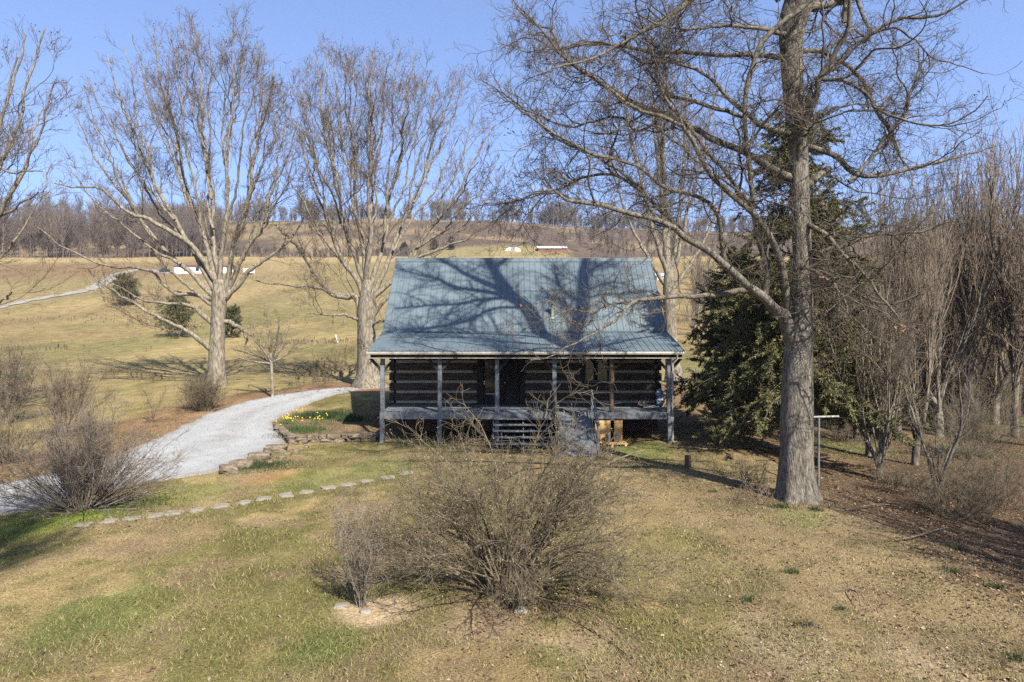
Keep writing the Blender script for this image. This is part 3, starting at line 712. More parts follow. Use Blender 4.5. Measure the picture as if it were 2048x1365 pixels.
# propane tank
tx, ty = 11.3, 36.6; tz = gz(tx, ty)
tk = empty('propane_tank', (tx, ty, tz), 'dark silvery round ended propane tank lying under the evergreen branches', 'propane tank')
b_ = MB(); pr_ = [(.02, -1.05)] + [(.62*math.sin(a), -.62-.43*math.cos(a)) for a in np.linspace(.25, math.pi/2, 7)] + [(.62, .9)] + [(.62*math.sin(a), .9+.43*abs(math.cos(a))) for a in np.linspace(math.pi/2, math.pi-.25, 7)] + [(.02, 1.35)]
b_.lathe((tx, ty, tz+.78), pr_, 28, 'y'); tb = b_.build('tank_shell', noisy('dull tank paint', (.10,.105,.11), (.26,.27,.28), (2,2,2), rough=.4, spec=.5, bump=0), tk, smooth=True)
b_ = MB(); b_.lathe((tx, ty+.1, tz+1.36), [(.16, 0), (.17, .12), (.12, .19), (.02, .21)], 16); b_.build('valve_dome', M['galv'], tk)
for yy in (-.5, .8):
    b_ = MB(); b_.bbox(tx-.35, tx+.35, ty+yy-.08, ty+yy+.08, tz-.1, tz+.25, .02); b_.build('tank_foot', noisy('concrete foot', (.3,.29,.27), (.42,.4,.37), (5,5,5)), tk)
tk.rotation_euler = (0, 0, 0)

# retaining wall, edging stones, stepping stones
def stone(name, c, r, rz, seed, mat_, parent=None, flat=.5, label=None, cat=None, group=None):
    bm = bmesh.new(); bmesh.ops.create_cube(bm, size=2); bmesh.ops.subdivide_edges(bm, edges=bm.edges[:], cuts=4, use_grid_fill=True)
    V = np.array([v.co[:] for v in bm.verts]); Fq = np.array([[v.index for v in f.verts] for f in bm.faces]); bm.free()
    l = np.linalg.norm(V, axis=1, keepdims=True); q = 6.0; V = V/((np.abs(V)**q).sum(1, keepdims=True)**(1/q))
    V[:, :2] *= (1 + .34*(fbm(V[:, 0]*1.3+seed*3.1, V[:, 1]*1.3+V[:, 2]*1.1, seed, 3)-.5)*2)[:, None]
    V[:, 2] += .25*(fbm(V[:, 0]*1.5+seed*1.7, V[:, 1]*1.5, seed+5, 3)-.5)
    ca, sa = math.cos(rz), math.sin(rz)
    V = V*np.array(r); V = np.stack([V[:, 0]*ca-V[:, 1]*sa, V[:, 0]*sa+V[:, 1]*ca, V[:, 2]], 1) + np.array(c)
    o = np_mesh(name, V, [Fq], mat_, parent, smooth=False, loc=None if parent else tuple(c))
    return tag(o, label, cat, group) if label else o
M['stone'] = noisy('lichen grey stone', (.11,.085,.058), (.26,.205,.14), (5,5,5), bump=.8, bdist=.04, c3=(.36,.31,.23))
M['flag'] = noisy('pale flagstone', (.22,.19,.145), (.35,.31,.24), (4,4,4), bump=.5, bdist=.02, c3=(.42,.38,.30))
rw = empty('stone_retaining_wall', (-7.6, 29.0, 0), 'low dry laid brown stone wall holding the flower bed at the cabin corner', 'stone wall')
rr = random.Random(4); k = 0
for i in range(3):
    a = WALL[i]; b2 = WALL[i+1]; Lw = float(np.hypot(*(b2-a))); s = 0
    ang = math.atan2(b2[1]-a[1], b2[0]-a[0])
    for row in range(2):
        s = -.1 + .15*row
        while s < Lw:
            wd = rr.uniform(.16, .52); p = a + (b2-a)*((s+wd/2)/Lw)
            zb = min(gz(p[0]-.1, p[1]-.35), .3) if i else gz(p[0]-.3, p[1]-.1)-.05
            stone('wall_stone', (p[0]+.06*math.sin(ang)*rr.random(), p[1]-.10+.05*rr.random(), .0 + .09 + row*.165 + (0 if i else -.02)), (wd/2*.98, rr.uniform(.14, .24), rr.uniform(.075, .11)), ang+rr.uniform(-.22, .22), k, M['stone'], rw); k += 1
            s += wd
eds = [((545,906),.42,'largest block of the stepped stone edging, touching the wall end'), ((512,922),.40,'squared block of the edging one step down from the wall'), ((478,938),.36,'low mossy edging block beside the dark green ground cover'), ((452,948),.27,'small last edging block by the gravel bend')]
for i, ((px, py), r, lb) in enumerate(eds):
    p = G(px+6, py-2); stone('edging_stone', (p[0], p[1], p[2]+.10), (r, .26, .17), .25+.1*i, 60+i, M['stone'], None, label=lb, cat='edging stone', group='stone edging along the gravel')
for i, ((px, py), r, lb) in enumerate((((575,912),.13,'small reddish rubble stone below the wall end'), ((592,905),.12,'small tan rubble stone touching the wall foot'), ((562,918),.15,'flat rubble stone between edging and lawn'), ((612,898),.14,'pale upright rubble stone at the wall foot'), ((540,928),.12,'brown rubble stone beside the green ground cover'))):
    p = G(px, py); stone('rubble_stone', (p[0], p[1], p[2]+.04), (r, r*.8, .08), .5*i, 80+i, M['stone'], None, label=lb, cat='rubble stone', group='rubble stones at the wall foot')
ss = [(168,1051),(218,1044),(264,1038),(310,1032),(350,1027),(395,1020),(442,1013),(488,1006),(528,998),(571,992),(614,985),(656,977),(697,971),(736,963),(776,956),(812,947)]
ords = ['first','second','third','fourth','fifth','sixth','seventh','eighth','ninth','tenth','eleventh','twelfth','thirteenth','fourteenth','fifteenth','sixteenth']
for i, (px, py) in enumerate(ss):
    p = G(px, py); rr2 = random.Random(i+50)
    stone('stepping_stone', (p[0], p[1], p[2]-.006), (rr2.uniform(.165, .225)*(p[1]/19), rr2.uniform(.19, .27), .035), .2+rr2.uniform(-.25, .25), 100+i, M['flag'], None,
          label='flat pale stepping stone, %s along the path counted from the big fan shrub' % ords[i], cat='stepping stone', group='stepping stones across the lawn')
for (px, py, r, lb) in ((682, 1217, .13, 'flat grey stone in the grass beside the small twiggy bush'), (731, 1226, .10, 'grey stone on pale sand at the foot of the small twiggy bush'), (1040, 1226, .12, 'grey stone beside the base of the big arching bush')):
    p = G(px, py); stone('garden_stone', (p[0], p[1], p[2]+.01), (r, r*.7, .05), .3, 140+px, M['flag'], None, label=lb, cat='stone', group='loose stones by the bushes')

# poles and posts
p = G(1637, 972); tp = empty('clothesline_pole', tuple(p), 'grey metal T shaped clothesline pole beside the big trunk', 'clothesline pole')
b_ = MB(); b_.tube([(p[0], p[1], p[2]-.2), (p[0]+.01, p[1], p[2]+2.12)], .035, 12); b_.build('pole', M['paint'], tp, smooth=True)
b_ = MB(); b_.tube([(p[0]-.28, p[1], p[2]+2.15), (p[0]+.68, p[1]+.1, p[2]+2.16)], .033, 12); b_.build('crossbar', noisy('worn pale bar', (.2,.2,.19), (.55,.53,.5), (9,9,9), bump=0), tp, smooth=True)
p = G(1376, 937); b_ = MB(); b_.lathe(tuple(p), [(.115, -.1), (.115, .3), (.11, .44), (.09, .45)], 14)
tag(b_.build('cut_post', M['rawpost'], None, loc=tuple(p)), 'short brown cut off log post standing alone on the lawn', 'post')
p = G(1737, 912); b_ = MB(); b_.tube([tuple(p-[0,0,.1]), tuple(p+[.0,0,.5]), tuple(p+[.03,0,1.0]), tuple(p+[.10,0,1.28])], [.13,.115,.11,.07], 10)
tag(b_.build('broken_trunk', M['bark_oak'], None, loc=tuple(p)), 'short broken off tree trunk between the T pole and the thicket', 'broken trunk')
fc = empty('wire_fence', (12.5, 49, gz(12.5, 49)), 'thin post and wire fence behind the evergreen', 'fence')
for k in range(9):
    x = 9.5+k*.95; y = 49+.1*k; b_ = MB(); b_.tube([(x, y, gz(x, y)-.1), (x, y, gz(x, y)+1.35)], .03, 6); b_.build('fence_post', M['stem_thick'], fc)
b_ = MB()
for h in (.3, .6, .9, 1.2): b_.tube([(9.5+k*.95, 49+.1*k, gz(9.5+k*.95, 49+.1*k)+h) for k in range(9)], .008, 4)
b_.build('fence_wire', M['galv'], fc)
p = G(676, 686); b_ = MB(); b_.tube([tuple(p-[0,0,.1]), tuple(p+[-.3,0,.95])], .07, 8)
tag(b_.build('marker_post', mat('white post', (.75,.74,.7), .6), None, loc=tuple(p)), 'short leaning white marker post alone in the pasture', 'marker post')

# fallen sticks
def stick(pts, r, lb, m_, lift=.05):
    P_ = [G(*q) for q in pts]; P_ = [q+np.array([0, 0, lift+(.12 if 0 < i < len(P_)-1 else 0)*0]) for i, q in enumerate(P_)]
    Q = resample(P_, 16); Q[:, 2] += .10*np.sin(np.linspace(0, np.pi, 16)); b_ = MB(); b_.tube([tuple(v) for v in Q], list(np.linspace(r, r*.4, 16)), 6)
    tag(b_.build('fallen_stick', m_, None, smooth=True, loc=tuple(P_[0])), lb, 'stick', 'fallen sticks on the lawn')
stick([(1680,1186),(1700,1193),(1716,1206),(1722,1226)], .018, 'dark curved stick arching out of the bare lawn', M['stem_thick'])
stick([(1790,1086),(1835,1082),(1862,1076),(1900,1060)], .018, 'pale thin branch lying on the lawn below the leaf bank', M['twig_grey'])
stick([(545,848),(575,851),(600,848)], .02, 'thin brown stick lying on the gravel by the bed', M['twig_grey'])
stick([(1690,1025),(1730,1022),(1790,1016)], .02, 'long straight branch on the leaf litter beyond the big trunk', M['twig_grey'])

# far buildings and vehicles
def face_box(px0, px1, pyt, pyb, dep, D=None):
    p = G((px0+px1)/2, pyb); D = p[1]; s = D/F
    return (px0-CX)*s, (px1-CX)*s, D, D+dep, p[2]-.5, CAMZ-(pyt-CY)*s
M['white'] = noisy('white siding', (.72,.72,.74), (.82,.82,.83), (.4,.4,.4), bump=0); M['redroof'] = noisy('rusty red roof', (.20,.08,.06), (.30,.14,.10), (.3,.3,.3), bump=0)
x0, x1, y0, y1, z0, z1 = face_box(348, 452, 532, 547, 9)
q = empty('long_white_trailer', ((x0+x1)/2, y0, z0), 'long low white mobile home with a rusty roof at the end of the hillside track', 'mobile home')
b_ = MB(); b_.box(x0, x1, y0, y1, z0, z1); b_.build('wall', M['white'], q)
b_ = MB(); b_.add([(x0-.4,y0-.5,z1),(x1+.4,y0-.5,z1),(x1+.4,y1+.5,z1),(x0-.4,y1+.5,z1),(x0-.4,(y0+y1)/2,z1+.9),(x1+.4,(y0+y1)/2,z1+.9)], [(3,2,1,0),(0,1,5,4),(2,3,4,5),(1,2,5),(3,0,4)]); b_.build('roof', M['redroof'], q)
for xx in (.22, .45, .62, .86):
    X = x0+(x1-x0)*xx; b_ = MB(); b_.box(X-.5, X+.5, y0-.06, y0-.002, z0+1.2, z1-.5); b_.build('window', M['glass'], q)
X = x0+(x1-x0)*.7; b_ = MB(); b_.box(X-.45, X+.45, y0-.06, y0-.002, z0+.4, z1-.4); b_.build('door', M['darkp'], q)
x0, x1, y0, y1, z0, z1 = face_box(485, 503, 537, 550, 3)
q = empty('small_white_shed', ((x0+x1)/2, y0, z0), 'small white shed on blocks beside the long white mobile home', 'shed')
b_ = MB(); b_.bbox(x0, x1, y0, y1, z0+.9, z1, .15); b_.build('wall', M['white'], q)
b_ = MB(); b_.box(x0+1.2, x0+1.9, y0-.05, y0-.002, z0+.9, z1-.4); b_.build('door', mat('grey door', (.3,.3,.3)), q)
b_ = MB()
for xx in (.1, .5, .9): X = x0+(x1-x0)*xx; b_.box(X-.2, X+.2, y0+.1, y0+.5, z0, z0+.898); b_.box(X-.2, X+.2, y1-.5, y1-.1, z0, z0+.898)
b_.build('block_pier', M['inner'], q)
x0, x1, y0, y1, z0, z1 = face_box(317, 335, 538, 545.5, 1.8); L_ = x1-x0
q = empty('parked_car', ((x0+x1)/2, y0, z0), 'dark blue grey car parked where the hillside track meets the mobile home', 'car')
b_ = MB(); V = []; zb = gz((x0+x1)/2, y0)
for y in (y0, y1): V += [(x0, y, zb+.35), (x1, y, zb+.35), (x1, y, zb+.85), (x1-.9, y, zb+.95), (x0+.2, y, zb+.95), (x0, y, zb+.8)]
b_.add(V, [(0,1,2,3,4,5), (11,10,9,8,7,6)] + [(i, (i+1)%6, 6+(i+1)%6, 6+i)[::-1] for i in range(6)]); b_.build('body', mat('car paint', (.05,.06,.10), .3, .6), q)
b_ = MB(); V = []
for y in (y0+.15, y1-.15): V += [(x0+.5, y, zb+.95), (x1-1.1, y, zb+.95), (x1-1.7, y, zb+1.45), (x0+.9, y, zb+1.45)]
b_.add(V, [(0,1,2,3), (7,6,5,4)] + [(i, (i+1)%4, 4+(i+1)%4, 4+i)[::-1] for i in range(4)]); b_.build('cabin_glass', M['glass'], q)
for X in (x0+.8, x1-.8): 
    b_ = MB(); b_.lathe((X, y0-.05, zb+.33), [(.33, 0), (.33, .25)], 12, 'y'); b_.build('wheel', M['inner'], q)
x0, x1, y0, y1, z0, z1 = face_box(1010, 1042, 494.5, 503, 14)
q = empty('white_barn', ((x0+x1)/2, y0, z0), 'white round topped barn in the valley just above the cabin roof ridge', 'barn')
b_ = MB(); n = 14; V = []
for y in (y0, y1):
    for k in range(n): a = math.pi*k/(n-1); V.append(((x0+x1)/2-(x1-x0)/2*math.cos(a), y, z0+(z1-z0)*math.sin(a)**.6))
b_.add(V, [(i, i+1, n+i+1, n+i)[::-1] for i in range(n-1)] + [tuple(range(n)), tuple(range(2*n-1, n-1, -1))]); b_.build('shell', M['white'], q)
b_ = MB(); b_.box((x0+x1)/2-1.2, (x0+x1)/2+1.2, y0-.1, y0+.0-.004, z0, z0+2.6); b_.build('door', mat('barn door', (.3,.28,.25)), q)
x0, x1, y0, y1, z0, z1 = face_box(1076, 1133, 497, 505, 12)
q = empty('long_red_barn', ((x0+x1)/2, y0, z0), 'long red barn with a pale roof in the valley above the cabin roof ridge', 'barn')
b_ = MB(); b_.box(x0, x1, y0, y1, z0, z1); b_.build('wall', M['redroof'], q)
b_ = MB(); b_.add([(x0-.5,y0-.6,z1),(x1+.5,y0-.6,z1),(x1+.5,y1+.6,z1),(x0-.5,y1+.6,z1),(x0-.5,(y0+y1)/2,z1+1.8),(x1+.5,(y0+y1)/2,z1+1.8)], [(3,2,1,0),(0,1,5,4),(2,3,4,5),(1,2,5),(3,0,4)]); b_.build('roof', M['white'], q)
x0, x1, y0, y1, z0, z1 = face_box(1314, 1334, 553, 561, 7)
q = empty('small_white_house', ((x0+x1)/2, y0, z0), 'small distant white house glimpsed beside the right end of the cabin roof', 'house')
b_ = MB(); b_.box(x0, x1, y0, y1, z0, z1); b_.build('wall', M['white'], q)
b_ = MB(); b_.add([(x0-.3,y0-.3,z1),(x1+.3,y0-.3,z1),(x1+.3,y1+.3,z1),(x0-.3,y1+.3,z1),(x0-.3,(y0+y1)/2,z1+1.2),(x1+.3,(y0+y1)/2,z1+1.2)], [(3,2,1,0),(0,1,5,4),(2,3,4,5),(1,2,5),(3,0,4)]); b_.build('roof', mat('pale roof', (.45,.42,.4)), q)

# ------------------------------------------------------------------ trees
def grow(P, R, n, rng, L, ang=.8, N=5, wob=.18, up=.1, up2=.06, rs=.012, tmin=.2, tmax=1., fall=.5, rmin=.003, tw=None, w=None, taper=.75):
    """n child branches on polylines P (M,K,3) with radii R (M,K)"""
    Mn, K, _ = P.shape
    ln = np.linalg.norm(np.diff(P, axis=1), axis=2).sum(1)
    pr = ln if w is None else ln*w
    m = rng.choice(Mn, n, p=pr/pr.sum())
    t = rng.uniform(tmin, tmax, n)
    f = t*(K-1); i = np.minimum(f.astype(int), K-2); f = (f-i)[:, None]
    st = P[m, i]*(1-f) + P[m, i+1]*f; tan = norm(P[m, i+1]-P[m, i]); rp = R[m, i]*(1-f[:, 0]) + R[m, i+1]*f[:, 0]
    v = rng.normal(size=(n, 3)); v -= (v*tan).sum(1, keepdims=True)*tan; v = norm(v)
    a = ang*rng.uniform(.55, 1.3, n)[:, None]
    d = norm(np.cos(a)*tan + np.sin(a)*v + np.array([0, 0, up]))
    Ls = L*rng.uniform(.45, 1.35, n)*(1-fall*t)
    r0 = np.minimum(rp*.72, np.maximum(rs*Ls, rmin*1.3))
    Q = np.empty((n, N, 3)); Q[:, 0] = st
    for k in range(1, N):
        d = norm(d + wob*rng.normal(size=(n, 3)) + np.array([0, 0, up2]))
        Q[:, k] = Q[:, k-1] + d*(Ls/(N-1))[:, None]
    RR = np.maximum(r0[:, None]*(1-taper*np.linspace(0, 1, N)[None]), rmin)
    return Q, RR
def mk(name, sets, mat_, parent, smooth=True):
    V, Fq = join([tubes(P, R, s) for (P, R, s) in sets]); return np_mesh(name, V, Fq, mat_, parent, smooth)
def limbs_px(specs, D0, K=24, rng=None, jit=0.0):
    """specs: (pts [(px,py,dia_px)...], dD at tip) -> (M,K,3),(M,K); each limb leans towards or away from the viewer"""
    Ps, Rs = [], []
    for pts, dd in specs:
        k = len(pts); W = []
        for j, q in enumerate(pts):
            D = D0 + (dd*j/(k-1) if np.isscalar(dd) else dd[0]+(dd[1]-dd[0])*j/(k-1)); u = U(q[0], q[1], D); W.append((*u, q[2]/2*D/F))
        r = resample(W, K)
        if jit and rng is not None: 
            n_ = rng.normal(size=(K, 3))*jit; n_[0] = 0; r[:, :3] += np.cumsum(n_, 0)*.35 + n_*.5
        Ps.append(r[:, :3]); Rs.append(np.maximum(r[:, 3], .004))
    return np.array(Ps), np.array(Rs)
def leaves_at(Pend, n, size, rng, mat_, name, parent, spread=.1):
    i = rng.integers(0, len(Pend), n); pts = Pend[i] + rng.normal(0, spread, (n, 3))
    V, Fq, k = scatter_mesh(pts, size, rng, 'leaf'); return np_mesh(name, V, Fq, mat_, parent, smooth=False)
def trunk_px(pts, D0, n=20, K=60, flare=.35, fl_h=.8, zc=None, lean=0.0, seed=1):
    W = [(*U(q[0], q[1], D0 + lean*j), q[2]/2*D0/F) for j, q in enumerate(pts)]
    r = resample(W, K); P = r[None, :, :3]; R = r[None, :, 3]
    th = np.arange(n)*2*np.pi/n; h = P[0, :, 2]-P[0, 0, 2]
    lob = .5+.5*np.cos(th*5+.6*np.sin(th*2+seed)+seed)
    mod = 1 + flare*np.exp(-h/fl_h)[:, None]*(lob[None]-.35) + .05*(fbm(th[None]*1.6+h[:, None]*0, h[:, None]*1.3+0*th[None], seed, 3)-.5)*2
    return P, R, tubes(P, R, n, mod[None])

# ---- the big oak
D0 = 19.5; rng = np.random.default_rng(3)
b0 = G(1596, 1000); D0 = float(b0[1])
oak = empty('oak_tree', tuple(b0), 'huge bare oak with a pale furrowed trunk and crooked limbs standing on the lawn', 'tree')
TP, TR, (tv, tf) = trunk_px([(a_, b_2, c_2*.92) for (a_, b_2, c_2) in [(1597,1012,104),(1596,985,88),(1594,960,78),(1593,900,70),(1595,800,65),(1596,720,60),(1601,670,50),(1605,640,44),(1606,600,41),(1604,500,38),(1600,400,40),(1597,300,38),(1588,200,43),(1583,100,47),(1585,40,54),(1592,-10,44),(1596,-80,36)]], D0, n=26, K=90, flare=.42, fl_h=.55)
T_DIA = TR
shadow = lambda px, py, sec: None
def from_roof(px, py, Y):
    """oak wood high above the frame: the point at depth Y whose sun shadow falls on the roof at pixel (px, py)"""
    d = np.array([(px-CX)/F, 1, -(py-CY)/F]); y0, z0_, sl_ = (32.0, 4.66, .987) if py < 665 else (28.7, 3.89, .232)
    D = (z0_ - sl_*y0 - CAMZ)/(d[2]-sl_); p_ = np.array([0, 0, CAMZ]) + d*D
    t_ = (p_[1]-Y)/math.cos(SUN_EL)/-math.cos(SUN_AZ)
    return p_ + np.array(TOSUN)*t_
def hi_limb(pts, K=24):
    W = [(*(from_roof(q[0], q[1], q[3]) if q[4] else np.array(q[:1])), q[2]) for q in pts]
lm = []
# lower left system
lm += [([(1592,705,36),(1583,668,30),(1572,640,27),(1553,618,23),(1540,611,20),(1529,594,19),(1498,574,17),(1476,555,16),(1454,537,15),(1423,508,14),(1388,487,13),(1350,456,12),(1314,441,11),(1265,429,10),(1204,412,9),(1143,402,7),(1105,378,4),(1050,385,2)], -2.5),
 ([(1529,594,14),(1498,583,12),(1454,588,11),(1405,592,10),(1339,594,9),(1286,601,8),(1260,608,7),(1233,636,6),(1207,654,5),(1172,675,4),(1145,687,3),(1100,712,2),(1058,719,1.5)], -3.0),
 ([(1260,608,5),(1225,607,4.5),(1200,618,4),(1186,628,4),(1177,650,3),(1150,650,2),(1110,628,1.5)], -1),
 ([(1186,628,4),(1150,620,3),(1118,626,2),(1086,604,1.2)], -.5),
 ([(1529,594,15),(1537,557,13),(1533,537,13),(1525,510,12),(1521,500,12),(1510,450,11),(1506,410,11),(1498,332,10),(1488,234,9),(1490,176,10),(1502,137,11),(1521,86,11),(1560,47,11),(1600,20,11),(1627,-6,9),(1650,-60,6)], -1.0),
 ([(1506,410,9),(1475,392,8),(1467,363,8),(1420,312,8),(1377,254,7),(1335,205,6),(1310,150,5),(1290,80,4),(1270,20,3),(1262,-40,2)], -1.5),
 ([(1570,640,18),(1576,600,16),(1572,560,15),(1560,520,14),(1540,470,13),(1514,430,12),(1470,395,11),(1420,345,10),(1396,300,9),(1373,262,8),(1330,232,8),(1270,212,8),(1218,170,8),(1180,145,7),(1130,110,6),(1100,75,5),(1070,40,4),(1032,0,3),(1010,-40,2)], -2.2),
 ([(1454,537,10),(1440,470,9),(1432,420,9),(1390,390,8),(1330,375,8),(1290,345,7),(1250,322,7),(1190,312,6),(1145,290,5),(1110,275,5),(1070,245,4),(1030,205,3),(985,175,2),(955,160,1.5)], -2.6),
 ([(1388,487,8),(1330,430,7),(1290,395,7),(1250,360,6),(1215,350,6),(1165,362,5),(1120,380,4),(1070,392,3),(1020,410,2),(970,410,1.5)], 2.0),
 ([(1314,441,6),(1270,370,6),(1220,330,5),(1180,312,5),(1120,285,5),(1060,240,4),(1010,200,3),(985,175,2),(960,155,1.5)], 1.5),
 ([(1204,412,5),(1150,400,4),(1110,385,4),(1060,395,3),(1010,405,2),(960,410,1.5)], 1.0),
 ([(1592,360,18),(1564,348,15),(1502,312,13),(1443,289,13),(1396,262,12),(1373,250,11),(1326,230,11),(1283,219,10),(1240,190,9),(1195,160,8),(1160,135,7),(1128,112,6),(1105,60,5),(1070,48,4),(1035,15,3)], 1.5),
 ([(1596,275,15),(1572,266,13),(1521,250,11),(1486,219,9),(1443,184,8),(1435,160,7),(1392,137,7),(1334,125,6),(1287,125,6),(1230,88,5),(1180,86,4),(1120,95,3),(1060,105,2),(1000,85,1.5)], -1.5),
 ([(1590,118,14),(1553,113,12),(1490,111,10),(1443,111,9),(1388,105,9),(1326,107,8),(1270,98,7),(1225,88,6),(1170,90,5),(1110,100,4),(1060,75,3),(1000,95,2)], 2.5),
 ([(1588,70,11),(1556,66,9),(1521,59,8),(1467,55,7),(1420,55,6),(1370,60,5),(1320,50,4),(1280,30,3)], -2.0),
 ([(1560,0,16),(1520,-40,14),(1450,-30,12),(1390,-5,11),(1350,25,10),(1295,60,9),(1250,82,7),(1200,110,5),(1150,130,4),(1100,140,3),(1050,160,2)], -3),
 ([(1486,234,8),(1424,215,8),(1365,201,7),(1326,188,7),(1312,156,6),(1322,117,5),(1335,70,4),(1340,20,3)], 1.0),
 ([(1326,230,6),(1280,262,5),(1240,235,5),(1190,240,4),(1140,250,4),(1080,230,3),(1030,215,2)], .5),
 # right side
 ([(1590,380,14),(1600,320,13),(1603,270,13),(1615,234,12),(1631,195,12),(1638,160,11),(1662,125,11),(1685,86,10),(1697,58,9),(1700,10,8),(1705,-50,6)], -2.0),
 ([(1602,104,11),(1622,101,10),(1646,104,9),(1685,121,8),(1717,145,8),(1736,176,7),(1756,223,7),(1775,250,6),(1795,297,5),(1810,330,3)], 1.5),
 ([(1638,156,9),(1689,117,9),(1736,74,8),(1795,42,7),(1873,35,6),(1930,10,4),(1975,-20,3)], -1.5),
 ([(1600,392,18),(1618,368,17),(1640,352,15),(1650,346,13)], .8),
 ([(1600,285,13),(1625,296,12),(1670,312,11),(1717,348,10),(1775,344,9),(1834,332,7),(1900,318,5),(1990,290,3)], 2.0),
 ([(1638,158,8),(1690,162,7),(1728,184,6),(1756,219,6),(1810,245,5),(1870,256,4),(1935,235,3),(1972,195,2)], -2.2),
 ([(1697,363,8),(1732,328,7),(1771,277,7),(1810,234,6),(1822,190,5),(1838,150,4),(1845,95,3)], 0),
 ([(1600,440,13),(1640,460,10),(1680,500,8),(1720,540,6),(1760,590,5),(1800,640,4)], -2.5),
 ([(1604,500,12),(1640,505,10),(1690,490,8),(1750,470,6),(1830,465,5),(1900,440,3)], -1.5),
 ([(1596,560,9),(1640,545,8),(1700,575,6),(1750,600,5),(1800,598,4),(1860,575,3)], -2),
 ([(1570,560,10),(1595,536,9),(1620,540,8),(1650,560,6),(1680,590,5),(1705,640,3)], -2),
 ([(1608,20,18),(1650,8,14),(1697,0,13),(1760,-30,10),(1850,-60,8),(1950,-90,5)], 1.5),
 ([(1715,0,8),(1740,80,5),(1700,60,4),(1660,100,4),(1657,140,3)], -1),
]
BP, BR = limbs_px(lm, D0, 24, rng, .026)
# leaders above the picture (their shadows lie on the cabin roof)
tp_ = TP[0, -1]
def L3(pts): r = resample(pts, 24); return r[:, :3], np.maximum(r[:, 3], .02)
hl = [L3([(*TP[0, -12], .30), (*from_roof(1128, 690, D0-.2), .37), (*from_roof(1060, 625, D0+.2), .36), (*from_roof(1020, 590, D0+.3), .31), (*from_roof(990, 545, D0+.4), .25), (*from_roof(975, 520, D0+.5), .20), (*(from_roof(960, 520, D0+.5)+[0,0,3]), .05)]),
      L3([(*TP[0, -14], .26), (*from_roof(1150, 690, D0), .36), (*from_roof(1158, 640, D0-.2), .34), (*from_roof(1167, 590, D0-.4), .31), (*from_roof(1166, 540, D0-.5), .24), (*from_roof(1172, 519, D0-.5), .20), (*(from_roof(1180, 519, D0-.5)+[0,0,3]), .04)])]
for pts in ([(1015,588,.16),(980,570,.14),(930,548,.11),(900,530,.09),(870,518,.06)], [(1005,590,.15),(960,582,.11),(905,574,.10),(880,560,.07),(840,550,.05),(800,540,.03)],
            [(985,540,.12),(1000,527,.09),(1015,519,.06)], [(1018,596,.12),(960,600,.09),(920,608,.08),(850,612,.06),(790,618,.05)], [(1040,615,.10),(985,618,.07),(940,640,.07),(900,650,.08),(850,657,.06),(800,661,.05),(770,664,.04)],
            [(1150,600,.09),(1130,585,.07),(1113,560,.06),(1108,530,.05)], [(1167,585,.08),(1190,575,.06),(1220,566,.05),(1260,570,.03)], [(1165,600,.08),(1200,590,.06),(1240,588,.05),(1290,584,.03)], [(1150,640,.07),(1120,600,.06),(1090,595,.05)],
            [(1110,680,.10),(1050,672,.08),(960,668,.07),(880,666,.06),(820,663,.05)], [(1100,690,.08),(1020,685,.07),(940,676,.05),(850,676,.04)], [(1160,700,.09),(1200,690,.07),(1230,700,.06)], [(1165,560,.07),(1190,535,.06),(1225,520,.04)]):
    hl.append(L3([(*from_roof(q[0], q[1], D0+.3+.02*j*(j-2)), q[2]*1.25) for j, q in enumerate(pts)]))
HP = np.array([a for a, _ in hl]); HR = np.array([b for _, b in hl])
V, Fq = join([(tv, tf), tubes(BP[:1], BR[:1], 14), tubes(HP[:2], HR[:2], 14)])
np_mesh('trunk', V, Fq, M['bark_oak'], oak)
lo_ = mk('limbs', [(BP[1:], BR[1:], 8), (HP[2:], HR[2:], 7)], M['limb_oak'], oak); lo_['label'] = 'crooked spreading limbs'
AP = np.concatenate([BP, HP]); AR = np.concatenate([BR, HR])
c0 = grow(np.delete(BP, [1, 2, 3], 0), np.delete(BR, [1, 2, 3], 0), 105, rng, 3.3, .95, 24, .20, .12, .02, .0105, .06, .9, .4, .010)
c1 = grow(np.concatenate([AP, c0[0]]), np.concatenate([AR, c0[1]]), 1150, rng, 1.9, .85, 9, .36, .02, .03, .011, .12, 1, .35, .0055)
c2 = grow(*c1, 7400, rng, .85, .8, 6, .38, .04, .04, .009, .1, 1, .4, .0048)
c2b = grow(AP, AR, 2200, rng, .8, .9, 6, .3, .05, .04, .009, .2, 1, .3, .0042)
h1 = grow(HP, HR, 420, rng, 2.8, .8, 8, .3, .05, .03, .017, .1, 1, .3, .006); h2 = grow(*h1, 2300, rng, 1.1, .8, 6, .3, .05, .03, .010, .1, 1, .3, .005); h3 = grow(*h2, 4500, rng, .45, .8, 4, .3, .05, .03, .010, .1, 1, .3, .0042)
c3 = grow(*c2, 21000, rng, .38, .8, 4, .30, .05, .05, .009, .1, 1, .4, .0042)
c3b = grow(*c2b, 4000, rng, .36, .8, 4, .28, .05, .05, .009, .1, 1, .4, .0034)
mk('crown', [(*c0, 6), (*h1, 4), (*h2, 3), (*h3, 3), (*c1, 5), (*c2, 3), (*c2b, 3), (*c3, 3), (*c3b, 3)], M['twig_oak'], oak)
sel = rng.choice(len(c3[0]), 90, replace=False)
leaves_at(c3[0][sel, -1], 420, .045, rng, M['deadleaf'], 'dead_leaves', oak, .07)

